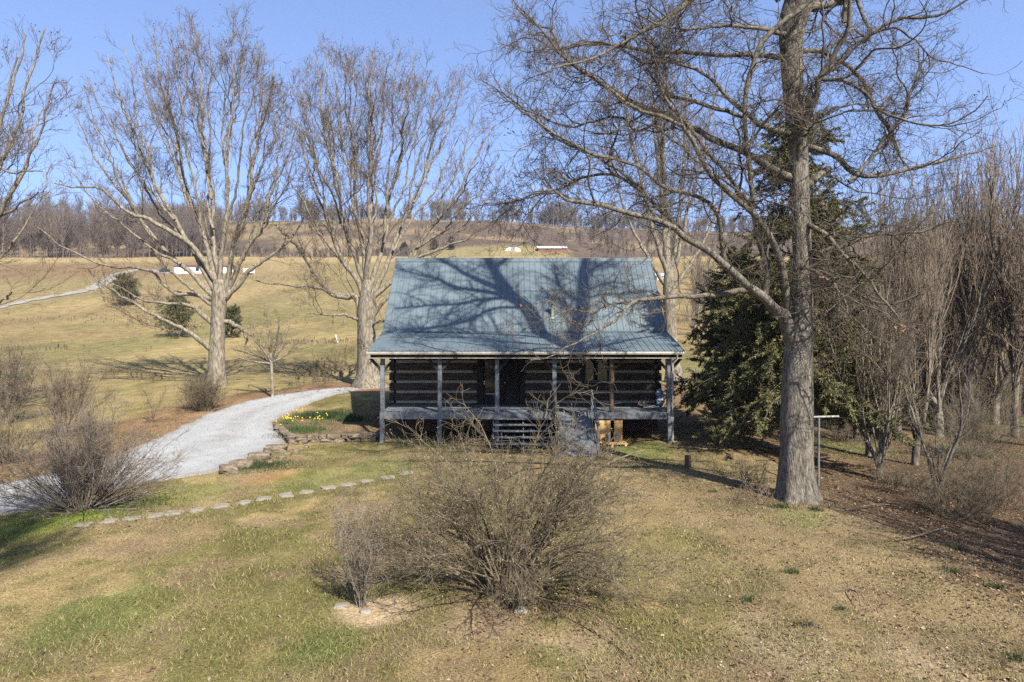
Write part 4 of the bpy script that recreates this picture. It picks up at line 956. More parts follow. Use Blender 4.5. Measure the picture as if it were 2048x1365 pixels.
# ---- fan shaped trees on the left
def fan_tree(name, base_px, D0, trunk, limbs, lab, seed, n1=760, n2=5200, n3=16000, up=.16, barkm='bark_grey', twm='twig_grey', leaf=0, dz=4.0, base=None):
    rng = np.random.default_rng(seed); b = U(*base_px, D0); b[2] = gz(b[0], b[1])
    t_ = empty(name, tuple(b), lab, 'tree')
    TP, TR, tm = trunk_px(trunk, D0, n=18, K=50, flare=.45, fl_h=1.0, seed=seed)
    sp = []
    for l in limbs:
        pts = l; k = len(pts); sp.append((pts, rng.uniform(-dz, dz)))
    P, R = limbs_px(sp, D0, 26, rng, .055)
    v, f = join([tm, tubes(P, R, 8)]); np_mesh('trunk', v, f, M[barkm], t_)
    # secondary limbs follow the sweep of the main ones
    s1 = grow(P, R, n1//9, rng, 5.2, .50, 12, .17, up*.3, .045, .0075, .12, .75, .5, .010)
    a1 = grow(P, R, int(n1*.60), rng, 2.3, .60, 8, .22, up, .06, .0080, .28, 1, .40, .006)
    a1b = grow(*s1, int(n1*.95), rng, 1.9, .55, 8, .22, up, .06, .0080, .2, 1, .4, .006)
    Q = np.concatenate([a1[0], a1b[0]]); QR = np.concatenate([a1[1], a1b[1]])
    a2 = grow(Q, QR, int(n2*.95), rng, .95, .6, 5, .24, up, .06, .009, .25, 1, .3, .0078)
    a3 = grow(*a2, int(n3*.72), rng, .46, .6, 4, .24, up, .06, .010, .2, 1, .3, .0066)
    mk('crown', [(*s1, 6), (Q, QR, 4), (*a2, 3), (*a3, 3)], M[twm], t_)
    if leaf:
        lowi = np.argsort(a3[0][:, -1, 2])[:len(a3[0])//6]; topi = np.argsort(-a3[0][:, -1, 2])[:len(a3[0])//5]
        sel = np.concatenate([rng.choice(lowi, 60), rng.choice(topi, 200)])
        leaves_at(a3[0][sel, -1], leaf, .04, rng, M['deadleaf'], 'dead_leaves', t_, .12)
    return t_
def bez(p0, p1, bend=.0, w0=14, w1=2.5, k=8, up=.35):
    p0 = np.array(p0, float); p1 = np.array(p1, float); d = p1-p0
    c = p0 + d*.45 + np.array([d[0]*.18, -(-d[1])*0 ]) + np.array([0, abs(d[0])*up*.55]) + np.array([bend, 0])
    t = np.linspace(0, 1, k)[:, None]; q = p0*(1-t)**2 + 2*c*t*(1-t) + p1*t*t
    return [(q[i, 0], q[i, 1], w0 + (w1-w0)*(i/(k-1))**.55) for i in range(k)]
def fan(groups, w=14, bend=8, wm=.62):
    """limbs that fork: each group is (fork point, split fraction, [tips])"""
    out = []
    for (f0, sp, tips) in groups:
        f0 = np.array(f0, float); mean = np.mean(np.array(tips, float), 0)
        def path(tip, frm, w0, w1, k=8):
            a = np.array(frm, float); b = np.array(tip, float); d = b-a
            c = a + d*.5 + np.array([d[0]*.13, abs(d[0])*.10]); t = np.linspace(0, 1, k)[:, None]; q = a*(1-t)**2+2*c*t*(1-t)+b*t*t
            return [(q[i, 0]+bend*.5*math.sin(i*1.7+b[0]), q[i, 1], w0+(w1-w0)*(i/(k-1))**.7) for i in range(k)]
        main = path(tips[0], f0, w, 1.8, 10); out.append(main)
        for j, tp in enumerate(tips[1:]):
            m = main[max(1, int(sp*9) + (j % 3) - (1 if j > 2 else 0))]; out.append(path(tp, m[:2], m[2]*.75, 1.6, 8))
    return out
D1 = float(G(433, 772)[1])
L1 = fan([((436,600),.30,[(150,235),(135,330),(172,180),(200,260)]), ((436,590),.34,[(205,110),(170,145),(250,95),(240,190),(215,240)]), ((438,580),.36,[(300,65),(262,75),(330,120),(290,160),(345,60)]),
      ((441,575),.42,[(392,42),(362,50),(420,55),(385,120),(405,180)]), ((443,578),.38,[(462,46),(440,90),(492,52),(470,140),(520,80)]), ((446,585),.34,[(548,120),(528,95),(568,175),(520,200),(540,260)]), ((448,592),.32,[(592,250),(580,200),(590,320),(560,360)])], w=12.5) + [
      [(450,598,14),(478,568,11),(500,540,9),(535,520,7),(580,490,5),(610,440,3)], [(425,600,11),(390,590,8),(350,588,7),(325,567,6),(302,540,6),(232,532,5),(187,520,4),(150,500,3),(105,475,2),(75,447,1.5)],
      [(433,650,11),(420,642,10),(395,622,8),(360,610,6.5),(310,607,5.5),(275,600,4),(237,577,2.5),(200,560,1.5)], [(430,700,12),(412,690,11),(375,660,7.5),(317,632,6),(270,607,5),(225,582,4),(185,552,3),(170,530,2),(140,520,1.5)],
      [(430,560,12),(390,500,10),(350,470,9),(300,440,8),(250,420,6),(205,380,5),(150,372,3),(110,365,2)], [(440,640,10),(478,650,8),(492,672,5),(488,690,2)], [(435,620,8),(360,560,6),(310,510,5),(302,500,3)]]
tree_a = fan_tree('sycamore_tree', (433,772), D1, [(434,778,42),(434,765,36),(434,740,32),(434,700,30),(436,650,28),(438,610,29),(440,585,30),(441,560,20)], L1,
   'tall pale barked bare tree with a wide fan crown rising from the round shrub', 21, leaf=1500)
D2 = float(G(737, 774)[1])
L2 = fan([((729,605),.30,[(585,240),(572,330),(600,190),(620,290)]), ((731,600),.36,[(622,125),(596,165),(650,108),(640,200),(655,260)]), ((734,590),.40,[(690,106),(665,104),(700,170),(710,120),(680,240)]),
      ((736,585),.42,[(752,106),(735,112),(775,108),(745,180),(765,220)]), ((739,590),.38,[(828,106),(800,110),(850,140),(815,190),(838,230)]), ((741,595),.34,[(905,150),(880,145),(930,165),(900,220),(925,260)]), ((743,602),.32,[(985,250),(962,205),(992,330),(950,330),(970,400)])], w=12) + [
      [(724,640,14),(710,595,11),(680,590,9),(645,570,8),(625,545,7),(600,500,6),(570,470,4),(545,440,3)], [(722,690,13),(700,625,3),(650,632,2)][:1]+[(712,597,10),(690,598,9),(660,590,7),(620,575,5),(560,572,4),(510,565,2)],
      [(742,640,9),(800,560,7),(830,520,6),(880,500,5),(940,480,3)], [(745,650,6),(765,640,4),(772,630,2)], [(722,645,7),(690,632,5),(655,634,4),(610,630,2)]]
tree_b = fan_tree('maple_tree', (737,774), D2, [(739,782,72),(737,770,60),(736,745,42),(734,700,37),(733,650,36),(734,615,36),(735,590,30),(735,560,20)], L2,
   'tall bare tree with a broad flared trunk and brushy crown behind the cabin corner', 22, leaf=1100)
# tree outside the picture at the left edge, its branches reach in
Dz = 31.0
L0 = [bez((-150,600),(95,60),0,18,3), bez((-150,600),(60,75),-20,16,3), bez((-150,600),(30,110),0,16,3), bez((-140,600),(108,170),10,15,3), bez((-140,600),(80,210),20,14,3), bez((-140,620),(100,330),20,12,2), [(-140,600,10),(-40,470,8),(20,440,6),(60,415,4),(85,400,2)], bez((-150,600),(-40,60),0,16,3), bez((-150,600),(-120,40),0,16,3), bez((-160,600),(-260,80),0,16,3), bez((-160,600),(-330,180),0,14,3),
      [(-140,650,9),(-60,620,7),(0,600,5),(30,575,3)], [(-140,600,9),(-50,340,6),(30,345,4),(92,343,2)]]
fan_tree('ash_tree', (-150,800), Dz, [(-150,815,56),(-150,780,44),(-150,700,40),(-150,640,40),(-150,590,34),(-150,560,20)], L0, 'bare tree whose grey branches reach in over the pasture from outside the view', 23, n1=260, n2=1500, n3=3800, dz=3, leaf=300)
# bare tree behind the cabin's right end
D4 = float(G(1350, 768)[1])
L4 = [bez((1338,560),(1235,120),0,13,2.5), bez((1337,560),(1290,110),10,14,2.5), bez((1338,560),(1335,100),-10,15,2.5), bez((1339,555),(1375,130),6,13,2.5), bez((1340,560),(1430,180),-8,12,2.5), bez((1338,580),(1200,260),0,11,2), bez((1342,580),(1470,300),6,11,2),
      [(1333,600,10),(1290,560,7),(1240,540,5),(1190,530,3)], bez((1338,540),(1305,160),16,12,2.5), [(1334,620,9),(1320,600,7),(1305,560,6),(1300,520,4)]]
fan_tree('hickory_tree', (1350,768), D4, [(1353,775,50),(1351,765,42),(1348,740,32),(1344,700,27),(1340,640,24),(1338,600,24),(1338,560,22),(1338,540,14)], L4, 'slim pale bare tree rising behind the cabin between its roof and the evergreen', 24, n1=300, n2=2200, n3=6500, dz=3)
# tree behind the camera, its crown shades the lawn's edge
rng = np.random.default_rng(77)
bx, by = -1.7, -1.9
ct = empty('shade_tree', (bx, by, gz(bx, by)), 'tall bare tree standing behind the viewpoint', 'tree')
P = resample([(bx, by, -.1), (bx, by, 6), (bx-.3, by+.2, 13), (bx-.8, by+.6, 19)], 20)[None]; R = np.linspace(.26, .025, 20)[None]
g1 = grow(P, R, 60, rng, 3.0, .9, 8, .18, .15, .05, .012, .80, 1, .2, .008); g2 = grow(*g1, 1100, rng, 1.3, .6, 6, .2, .2, .06, .012, .1, 1, .3, .006); g3 = grow(*g2, 6000, rng, .5, .6, 4, .2, .1, .05, .012, .1, 1, .3, .005)
mk('trunk', [(P, R, 12)], M['bark_grey'], ct); mk('crown', [(*g1, 5), (*g2, 3), (*g3, 3)], M['twig_grey'], ct)

# small young tree by the drive
D5 = float(G(545, 796)[1])
L5 = [[(543,727,5),(520,715,4),(495,706,3),(470,700,1.5)], [(543,727,5),(530,705,4),(510,680,3),(490,660,1.5)], [(543,727,6),(540,690,4),(535,660,3),(530,635,1.5)], [(544,725,5),(560,700,4),(570,675,3),(580,645,1.5)], [(544,725,5),(570,712,3),(600,690,2),(620,680,1.5)], [(544,722,5),(552,690,4),(556,660,3),(558,635,1.5)], [(543,728,4),(500,722,3),(475,715,1.5)]]
rng = np.random.default_rng(31); b = G(545, 796); yt = empty('young_tree', tuple(b), 'small bare tree with a straight slender trunk between drive and pasture', 'tree')
TPy, TRy, tm = trunk_px([(545,799,10),(545,790,7),(544,760,6),(543,727,6)], D5, n=10, K=20, flare=.2, fl_h=.3)
P, R = limbs_px([(l, rng.uniform(-1, 1)) for l in L5], D5, 12, rng, .015)
v, f = join([tm, tubes(P, R, 5)]); np_mesh('trunk', v, f, M['limb_grey'], yt)
a1 = grow(P, R, 90, rng, 1.2, .7, 6, .2, .05, .02, .01, .1, 1, .3, .005); a2 = grow(*a1, 700, rng, .5, .7, 4, .2, .05, .02, .01, .1, 1, .3, .004)
mk('crown', [(*a1, 4), (*a2, 3)], M['twig_oak'], yt)

# ---- shrubs
def shrub(name, base, lab, cat, rng, n, h, spread, m_, K=8, out=.8, arch=.0, r0=.012, twigs=8, tl=.35, bud=0, budm=None, squash=(1, 1), rbase=.2, group=None, tw3=0, minang=0.0, tmin=.25):
    """stems rising from one foot"""
    b = np.array(base, float); o = empty(name, tuple(b), lab, cat, group)
    az = rng.uniform(0, 2*np.pi, n); el = np.maximum(np.abs(rng.normal(0, 1, n))*spread*.6, minang*rng.uniform(0, 1, n)); el = np.minimum(el, 1.45)
    d = np.stack([np.sin(el)*np.cos(az)*squash[0], np.sin(el)*np.sin(az)*squash[1], np.cos(el)], 1); d = norm(d)
    L = h*rng.uniform(.55, 1.1, n)
    Q = np.empty((n, K, 3)); Q[:, 0] = b + np.stack([np.cos(az), np.sin(az), az*0], 1)*rng.uniform(0, rbase, n)[:, None]
    hor = norm(d*np.array([1, 1, 0]) + 1e-6)
    for k in range(1, K):
        d = norm(d + rng.normal(size=(n, 3))*.09 + hor*arch*.12 - np.array([0, 0, 1])*arch*.10*(k/K)**1.5*2 + np.array([0, 0, 1])*(.03 if arch == 0 else 0))
        Q[:, k] = Q[:, k-1] + d*(L/(K-1))[:, None]
    Q[..., 2] = np.maximum(Q[..., 2], b[2]+.0+.02*np.arange(K))
    R = r0*rng.uniform(.5, 1.4, n)[:, None]*(1-.75*np.linspace(0, 1, K)[None])
    sets = [(Q, R, 5)]
    a1 = grow(Q, R, n*twigs, rng, tl*2, .60, 6, .22, .1*(arch == 0), 0, .009, tmin, 1, .35, .0036); a2 = grow(*a1, n*twigs*3, rng, tl, .7, 4, .2, .05, 0, .009, .1, 1, .3, .0032)
    sets2 = [(*a1, 3), (*a2, 3)]
    if tw3: a3 = grow(*a2, n*twigs*tw3, rng, tl*.5, .7, 3, .2, .05, 0, .009, .1, 1, .3, .0030); sets2.append((*a3, 3)); a2 = a3
    mk('stems', sets, m_, o); mk('twigs', sets2, m_, o)
    if bud: leaves_at(np.concatenate([a2[0][:, -1], a2[0][:, 1]]), bud, .011, rng, budm, 'buds', o, .012)
    return o
rng = np.random.default_rng(41)
# central arching bush
pb = G(1012, 1182)
big = shrub('arching_bush', pb, 'large bare bush with arching twigs and yellow green buds before the porch steps', 'bush', rng, 92, 3.0, .86, M['bush'], K=12, arch=.40, r0=.021, twigs=13, tl=.48, bud=7000, budm=M['bud'], rbase=.40, squash=(1.5, .85), tw3=3, tmin=.46)
D_ = pb[1]
P, R = limbs_px([([(1020,1180,22),(1045,1130,20),(1090,1062,17),(1110,1030,14),(1150,985,11),(1185,945,7),(1230,920,4),(1290,900,2)], .5), ([(1005,1180,12),(985,1120,9),(975,1060,7),(950,1000,5),(900,930,3),(840,880,1.2)], .6),
                 ([(1010,1180,12),(1020,1100,8),(1040,1020,6),(1060,930,3.5),(1080,860,2),(1120,800,1.2),(1170,775,.8)], -.4), ([(1015,1180,10),(1005,1090,7),(1000,1000,5),(985,910,2.5),(960,850,1.5),(925,805,.8)], .4),
                 ([(1110,1030,8),(1160,1010,6),(1220,990,4),(1300,990,2)], .8)], D_, 16, rng, .01)
a1 = grow(P, R, 60, rng, 1.0, .8, 7, .22, .1, 0, .008, .3, 1, .3, .004); a2 = grow(*a1, 420, rng, .40, .8, 5, .22, .05, 0, .01, .1, 1, .3, .003)
mk('leaning_stem', [(P, R, 8), (*a1, 4), (*a2, 3)], M['bush'], big)
b_ = MB(); u_ = U(1095, 1072, D_+.12); b_.bbox(u_[0]-.09, u_[0]+.11, u_[1]-.05, u_[1]+.02, u_[2]-.018, u_[2]+.018, .006); b_.build('sawn_branch_stub', M['darkp'], big)
shrub('low_undergrowth', G(1035, 1215), 'low brown twiggy regrowth around the foot of the big arching bush', 'undergrowth', rng, 60, .45, 1.2, M['bush'], K=6, r0=.005, twigs=6, tl=.12, rbase=.45)
shrub('twiggy_bush', G(722, 1214), 'small grey bare bush with thin upright shoots on a sandy patch', 'bush', rng, 34, 2.0, .66, M['pale_shrub'], K=9, r0=.010, twigs=9, tl=.20, rbase=.08, tw3=1)
shrub('fan_shrub', G(168, 1020), 'dense fan shaped bare grey shrub at the drive edge by the stepping stones', 'shrub', rng, 260, 2.7, 1.3, M['shrub'], K=9, r0=.014, twigs=6, tl=.30, rbase=.3, squash=(1.6, .8), tw3=2, tmin=.35)
shrub('round_shrub', G(408, 822), 'dense brown rounded shrub at the foot of the pale barked tree', 'shrub', rng, 130, 1.9, .95, M['bush'], K=8, r0=.011, twigs=10, tl=.3, rbase=.35)
shrub('straggly_shrub', G(125, 872), 'loose straggly reddish bare shrub on the mulch bank beside the pasture', 'shrub', rng, 34, 3.2, .75, M['twig_red'], K=9, r0=.022, twigs=20, tl=.45, rbase=.2, tw3=2)
shrub('edge_shrub', G(12, 848), 'tall bare twiggy shrub at the picture edge in front of the pasture', 'shrub', rng, 44, 3.8, .75, M['shrub'], K=9, r0=.020, twigs=18, tl=.45, rbase=.3, tw3=2)
shrub('slender_sapling', G(305, 846), 'thin bare sapling clump on the mulch between drive and pasture', 'sapling', rng, 9, 2.3, .35, M['bush'], K=8, r0=.014, twigs=8, tl=.25, rbase=.12)
shrub('bank_shrub', G(20, 925), 'dark bare shrub behind the fan shaped shrub on the mulch bank', 'shrub', rng, 46, 2.0, 1.0, M['bush'], K=8, r0=.012, twigs=9, tl=.32, rbase=.3)
shrub('drive_shrub', G(645, 776), 'tiny bare shrub at the far end of the drive near the flared trunk', 'shrub', rng, 16, 1.0, .6, M['bush'], K=6, r0=.012, twigs=6, tl=.2, rbase=.12)
shrub('dry_stalks', G(1508, 1006), 'clump of pale dry stalks at the foot of the big trunk', 'dry stalks', rng, 30, .55, 1.0, M['twig_red'], K=5, r0=.007, twigs=3, tl=.12, rbase=.5)
shrub('cut_back_shrub', G(1500, 968), 'low leafless shrub in the shade between evergreen and big trunk', 'shrub', rng, 26, .7, .9, M['bush'], K=6, r0=.006, twigs=7, tl=.2, rbase=.6)

# ---- evergreens
def conifer(name, base, height, rad, lab, rng, nb=260, nsp=60000, size=.10, col=(.040,.055,.020), trunk_r=.25, zmin=.06, shape=1.0, skirt=.15, cat='evergreen tree', droop=.12, group=None, dense=True, colv=.5):
    b = np.array(base, float); o = empty(name, tuple(b), lab, cat, group)
    P = resample([b, b+[.1, 0, height*.5], b+[0, 0, height*.98]], 16)[None]; R = np.linspace(trunk_r, .02, 16)[None]
    mk('trunk', [(P, R, 10)], M['stem_thick'], o)
    t = rng.uniform(zmin, 1, nb)**.9; az = rng.uniform(0, 2*np.pi, nb)
    prof = np.minimum(1, (t/skirt)**.6)*(1-t)**(.75*shape)
    L = rad*prof*rng.uniform(.6, 1.12, nb) + .15
    K = 7; Q = np.empty((nb, K, 3)); Q[:, 0] = b + np.array([0, 0, 1])*(t*height)[:, None]
    d = np.stack([np.cos(az), np.sin(az), .25 + .5*t], 1); d = norm(d)
    for k in range(1, K):
        d = norm(d + rng.normal(size=(nb, 3))*.07 - np.array([0, 0, droop])); Q[:, k] = Q[:, k-1] + d*(L/(K-1))[:, None]
    Q[..., 2] = np.maximum(Q[..., 2], b[2]+.25)
    RB = np.maximum(L[:, None]*.010*(1-.8*np.linspace(0, 1, K)), .004)
    s2 = grow(Q, RB, nb*9, rng, rad*.22, .75, 5, .12, 0, -.05, .008, .15, 1, .3, .003)
    mk('branches', [(Q, RB, 4), (*s2, 3)], M['stem_thick'], o)
    # needle sprays: narrow tapered leaves along the branchlets
    SP = np.concatenate([s2[0].reshape(-1, 3)]); i = rng.integers(0, len(s2[0]), nsp); k = rng.uniform(0, 1, nsp)*(4); k0 = np.minimum(k.astype(int), 3); f = (k-k0)[:, None]
    p = s2[0][i, k0]*(1-f) + s2[0][i, k0+1]*f; tn = norm(s2[0][i, k0+1]-s2[0][i, k0])
    d = norm(tn*.8 + rng.normal(size=(nsp, 3))*.55 + [0, 0, -.15]); sd = norm(np.cross(d, rng.normal(size=(nsp, 3)))); ln = size*rng.uniform(.5, 1.5, nsp)[:, None]
    V = np.stack([p, p + d*ln*.5 + sd*ln*.10, p + d*ln, p + d*ln*.5 - sd*ln*.10], 1)
    br = (1 + colv*(rng.uniform(0, 1, nsp)-.5))*(1+ .5*(rng.uniform(0, 1, len(s2[0]))[i]-.5))
    cc = np.array(col)[None]*br[:, None]*(1+rng.normal(0, .06, (nsp, 3)))
    np_mesh('foliage', V.reshape(-1, 3), np.arange(nsp*4).reshape(-1, 4), M['needle'], o, smooth=False, cols=np.repeat(np.clip(cc, .005, 1), 4, 0))
    return o
rng = np.random.default_rng(51)
eb = (11.2, 26.8); conifer('hemlock_tree', (*eb, gz(*eb)), 14.3, 4.4, 'broad dark green evergreen standing behind the big oak beside the cabin', rng, nb=280, nsp=330000, size=.13, col=(.15,.140,.055), zmin=.07, shape=1.0)
eb = (10.4, 31.5); conifer('hemlock_tree', (*eb, gz(*eb)), 8.6, 3.6, 'lower dark evergreen close behind the broad one, nearest the cabin roof edge', rng, nb=200, nsp=140000, size=.13, col=(.13,.125,.050), zmin=.12)
for (pb_x, pb_y, hp, wp, lb, cat) in ((250, 611, 56, 36, 'round dark cedar bush under the hillside track', 'cedar bush'), (358, 676, 68, 54, 'wide olive green cedar bush on the pasture behind the pale barked tree', 'cedar bush'), (463, 676, 58, 30, 'narrow green cedar bush on the pasture, half hidden by the pale trunk', 'cedar bush'),
                                (355, 622, 34, 16, 'small bare topped cedar above the wide cedar bush', 'cedar bush'), (868, 500, 22, 10, 'dark conifer on the far valley side above the cabin roof corner', 'conifer'), (902, 500, 25, 9, 'second dark conifer on the far valley side, close to the roof corner one', 'conifer'), (808, 508, 22, 12, 'dark evergreen among the scrub left of the far conifers', 'conifer'), (1185, 470, 16, 7, 'lone dark evergreen on the far hill above the barns', 'conifer'),(1440, 470, 40, 14, 'dark far evergreen seen between oak limbs beside the hemlock', 'conifer')):
    p = G(pb_x, pb_y); s = p[1]/F; conifer('cedar' if 'bush' in cat else 'far_conifer', p, hp*s, wp*s, lb, rng, nb=90, nsp=16000 if p[1] < 200 else 2500, size=.12*max(1, p[1]/50), col=(.105,.10,.045) if 'bush' in cat else (.035,.045,.028), trunk_r=.12, zmin=.03, shape=.5 if 'bush' in cat else 1.2, skirt=.3, cat=cat, droop=.02)

# ---- wood on the right: upright bare trees and thicket
def thicket_proto(seed, h, nst, spread, twm, nn=1.8, trunk_h=.22, r=.14):
    upr = seed in (101, 103)
    rng = np.random.default_rng(seed)
    o = bpy.data.objects.new('thicket_tree', None); link(o)
    P0 = resample([(0, 0, -.2), (rng.normal(0, .1), 0, h*trunk_h*.5), (rng.normal(0, .25), rng.normal(0, .25), h*trunk_h)], 10)[None]; R0 = np.linspace(r*1.3, r*.8, 10)[None]
    top = P0[0, -1]; K = 14; az = rng.uniform(0, 2*np.pi, nst); el = rng.uniform(.05, spread, nst)
    d = norm(np.stack([np.sin(el)*np.cos(az), np.sin(el)*np.sin(az), np.cos(el)], 1)); Q = np.empty((nst, K, 3)); st = rng.uniform(.35, 1, nst)
    Q[:, 0] = P0[0, (st*9).astype(int)]; L = h*(1-trunk_h)*rng.uniform(.6, 1.05, nst)
    for k in range(1, K): d = norm(d + rng.normal(size=(nst, 3))*.09 + [0, 0, .10]); Q[:, k] = Q[:, k-1] + d*(L/(K-1))[:, None]
    R = r*.50*rng.uniform(.5, 1.1, nst)[:, None]*(1-.85*np.linspace(0, 1, K)[None])
    np_mesh('trunk', *join([tubes(P0, R0, 10), tubes(Q, R, 6)]), M['stem_thick'] if seed % 2 else M['limb_grey'], o)
    a0 = grow(Q, R, int(30*nn), rng, h*.38, .30 if upr else .50, 10, .07 if upr else .15, .35 if upr else .15, .10 if upr else .05, .0095, .1, .85, .4, .011); a1 = grow(Q, R, int(64*nn), rng, 1.9, .45 if upr else .7, 7, .13 if upr else .22, .25 if upr else .08, .09 if upr else .03, .009, .15, 1, .3, .0085)
    a1b = grow(*a0, int(110*nn), rng, 1.4, .45, 6, .12, .3, .10, .008, .1, 1, .3, .0075); a2 = grow(*a1b, int(170*nn), rng, .6, .55, 4, .18, .1, .06, .009, .1, 1, .3, .005); a3 = grow(*a1, int(120*nn), rng, .6, .55, 4, .18, .1, .06, .009, .1, 1, .3, .005)
    mk('crown', [(*a0, 4), (*a1, 3), (*a1b, 3), (*a2, 3), (*a3, 3)], M[twm], o)
    return o
protos = [thicket_proto(101, 12.5, 11, .26, 'twig_red', 2.4, .16), thicket_proto(102, 11, 12, .36, 'twig_grey', 2.3, .2, .16), thicket_proto(103, 13, 8, .24, 'twig_red', 2.1, .25, .13), thicket_proto(104, 9, 14, .65, 'twig_grey', 2.6, .14, .11), thicket_proto(105, 10, 8, .5, 'twig_oak', 2.2, .25, .15)]
used = [False]*5
def copy_tree(o):
    c = o.copy(); C.objects.link(c)
    for ch in list(o.children):
        k = ch.copy(); C.objects.link(k); k.parent = c
    return c
spots = [(1795,882,0,1.0,1.1,'slim straight bare tree with sunlit foot on the green strip beyond the T pole'),
 (1878,872,1,1.05,2.0,'pair trunked bare tree with crossing stems in the middle of the thicket edge'),
 (1950,868,0,1.1,.3,'tall golden brown upright bare tree, tallest shoots against the sky'),
 (2030,875,2,1.05,4.0,'curved stemmed bare tree at the picture edge of the thicket'),
 (1990,850,1,1.15,5.0,'dense many stemmed bare tree behind the tallest golden shoots'),
 (1905,848,2,1.1,1.4,'reddish upright bare tree between the pair trunked and the golden tree'),
 (1835,846,0,1.0,2.7,'bare tree with straight reddish shoots just behind the slim sunlit one'),
 (1755,840,4,1.0,.9,'dark crooked bare tree at the thicket start behind the T pole'),
 (1715,838,3,1.0,2.2,'bushy low bare tree between the big oak trunk and the thicket'),
 (1700,832,4,.95,3.9,'dim bare tree close behind the big oak trunk, lower crown'),
 (2080,860,0,1.2,1.9,'tall upright bare tree cut by the picture edge'),
 (2120,900,1,1.1,3.3,'broad bare tree past the picture edge, its shoots reaching in'),
 (1770,826,2,.95,5.5,'thin pale bare tree deep in the thicket behind the dark crooked one'),
 (1860,826,4,1.0,2.6,'dark bare tree deep in the thicket behind the reddish shoots'),
 (1925,824,3,1.1,.6,'spreading bare tree deep in the thicket under the golden shoots'),
 (1980,826,0,1.15,3.0,'upright bare tree deep in the thicket behind the dense stemmed one'),
 (2050,830,2,1.2,4.4,'slim bare tree deep in the thicket near the picture edge'),
 (1735,815,1,.9,1.2,'small bare tree at the pasture side of the thicket, nearest the evergreen'),
 (1815,812,1,.95,3.7,'many stemmed bare tree at the pasture side of the thicket centre'),
 (1895,812,0,1.05,5.9,'reddish bare tree at the pasture side behind the pair trunked one'),
 (1760,960,3,.85,1.1,'fine twigged bare tree rising right beside the T pole'),
 (1830,930,0,.8,2.2,'slender reddish bare tree in front of the evergreen skirt'),
 (1680,812,3,.85,2.9,'low bushy bare tree glimpsed behind the big oak trunk')]
for (px, py, pi_, sc, rz, lb) in spots:
    p = G(px, py); o = copy_tree(protos[pi_]) if used[pi_] else protos[pi_]; used[pi_] = True
    o.location = p; o.rotation_euler = (0, 0, rz); o.scale = (sc*1.05, sc*1.05, sc*1.12); tag(o, lb, 'tree', 'bare upright trees of the thicket')
for (x, y, pi_, sc, rz, lb) in ((13.6, 10.6, 1, .95, .4, 'bare tree outside the view whose twigs shade the leaf bank'), (15.6, 13.0, 3, 1.1, 2.4, 'bushy bare tree outside the view above the leaf bank'), (16.8, 10.2, 4, 1.1, 4.4, 'crooked bare tree outside the view beyond the leaf bank')):
    o = copy_tree(protos[pi_]); o.location = (x, y, gz(x, y)); o.rotation_euler = (0, 0, rz); o.scale = (sc, sc, sc); tag(o, lb, 'tree', 'bare upright trees of the thicket')
rng = np.random.default_rng(61)
# multi-stemmed small tree near the leaf bank
mt_ = shrub('forked_tree', G(1875, 985), 'dark forked small bare tree leaning over the leaf bank', 'tree', rng, 9, 4.6, .55, M['stem_thick'], K=12, r0=.055, twigs=26, tl=.55, rbase=.10, tw3=2, minang=.2)
shrub('bank_brush', G(1900, 1040), 'tangled low bare brush on the dark leaf bank under the forked tree', 'brush', rng, 70, 1.25, 1.1, M['bush'], K=7, r0=.008, twigs=9, tl=.25, rbase=.7, tw3=2)
shrub('bank_brush', G(1780, 985), 'small brush of thin twigs on the leaf litter near the T pole', 'brush', rng, 34, .9, 1.0, M['bush'], K=7, r0=.006, twigs=7, tl=.2, rbase=.5)
shrub('bank_brush', G(1990, 1010), 'tangled bare brush at the picture edge of the leaf bank', 'brush', rng, 50, 1.5, 1.1, M['bush'], K=7, r0=.009, twigs=9, tl=.28, rbase=.7, tw3=2)
shrub('thicket_brush', G(1690, 880), 'dense grey twiggy brush between oak trunk and broken trunk', 'brush', rng, 70, 2.6, .9, M['shrub'], K=8, r0=.010, twigs=10, tl=.4, rbase=.8, tw3=2)
shrub('thicket_brush', G(1960, 915), 'dense brown brush below the golden upright trees', 'brush', rng, 60, 2.4, .9, M['bush'], K=8, r0=.010, twigs=10, tl=.4, rbase=.9, tw3=2)
shrub('thicket_brush', G(1760, 868), 'low twiggy brush on the green strip in front of the thicket', 'brush', rng, 40, 1.8, .9, M['shrub'], K=8, r0=.009, twigs=9, tl=.35, rbase=.8, tw3=2)

for (px, py, n_, h_, lb, mm) in ((1665,850,90,5.0,'tall dense grey brush closing the gap right behind the big oak trunk','shrub'), (1725,835,90,5.5,'tall brown brush in the thicket over the broken trunk','bush'), (1800,835,80,5.0,'tall grey brush low in the thicket behind the slim sunlit tree','shrub'),
     (1870,840,80,5.2,'tall brush tangled round the pair trunked tree','bush'), (1940,842,80,5.0,'tall reddish brush under the golden shoots','twig_red'), (2015,842,80,5.2,'tall brush at the picture edge of the thicket','shrub')):
    shrub('thicket_brush', G(px, py), lb, 'brush', rng, n_, h_, .75, M[mm], K=9, r0=.016, twigs=11, tl=.6, rbase=1.0, tw3=4)

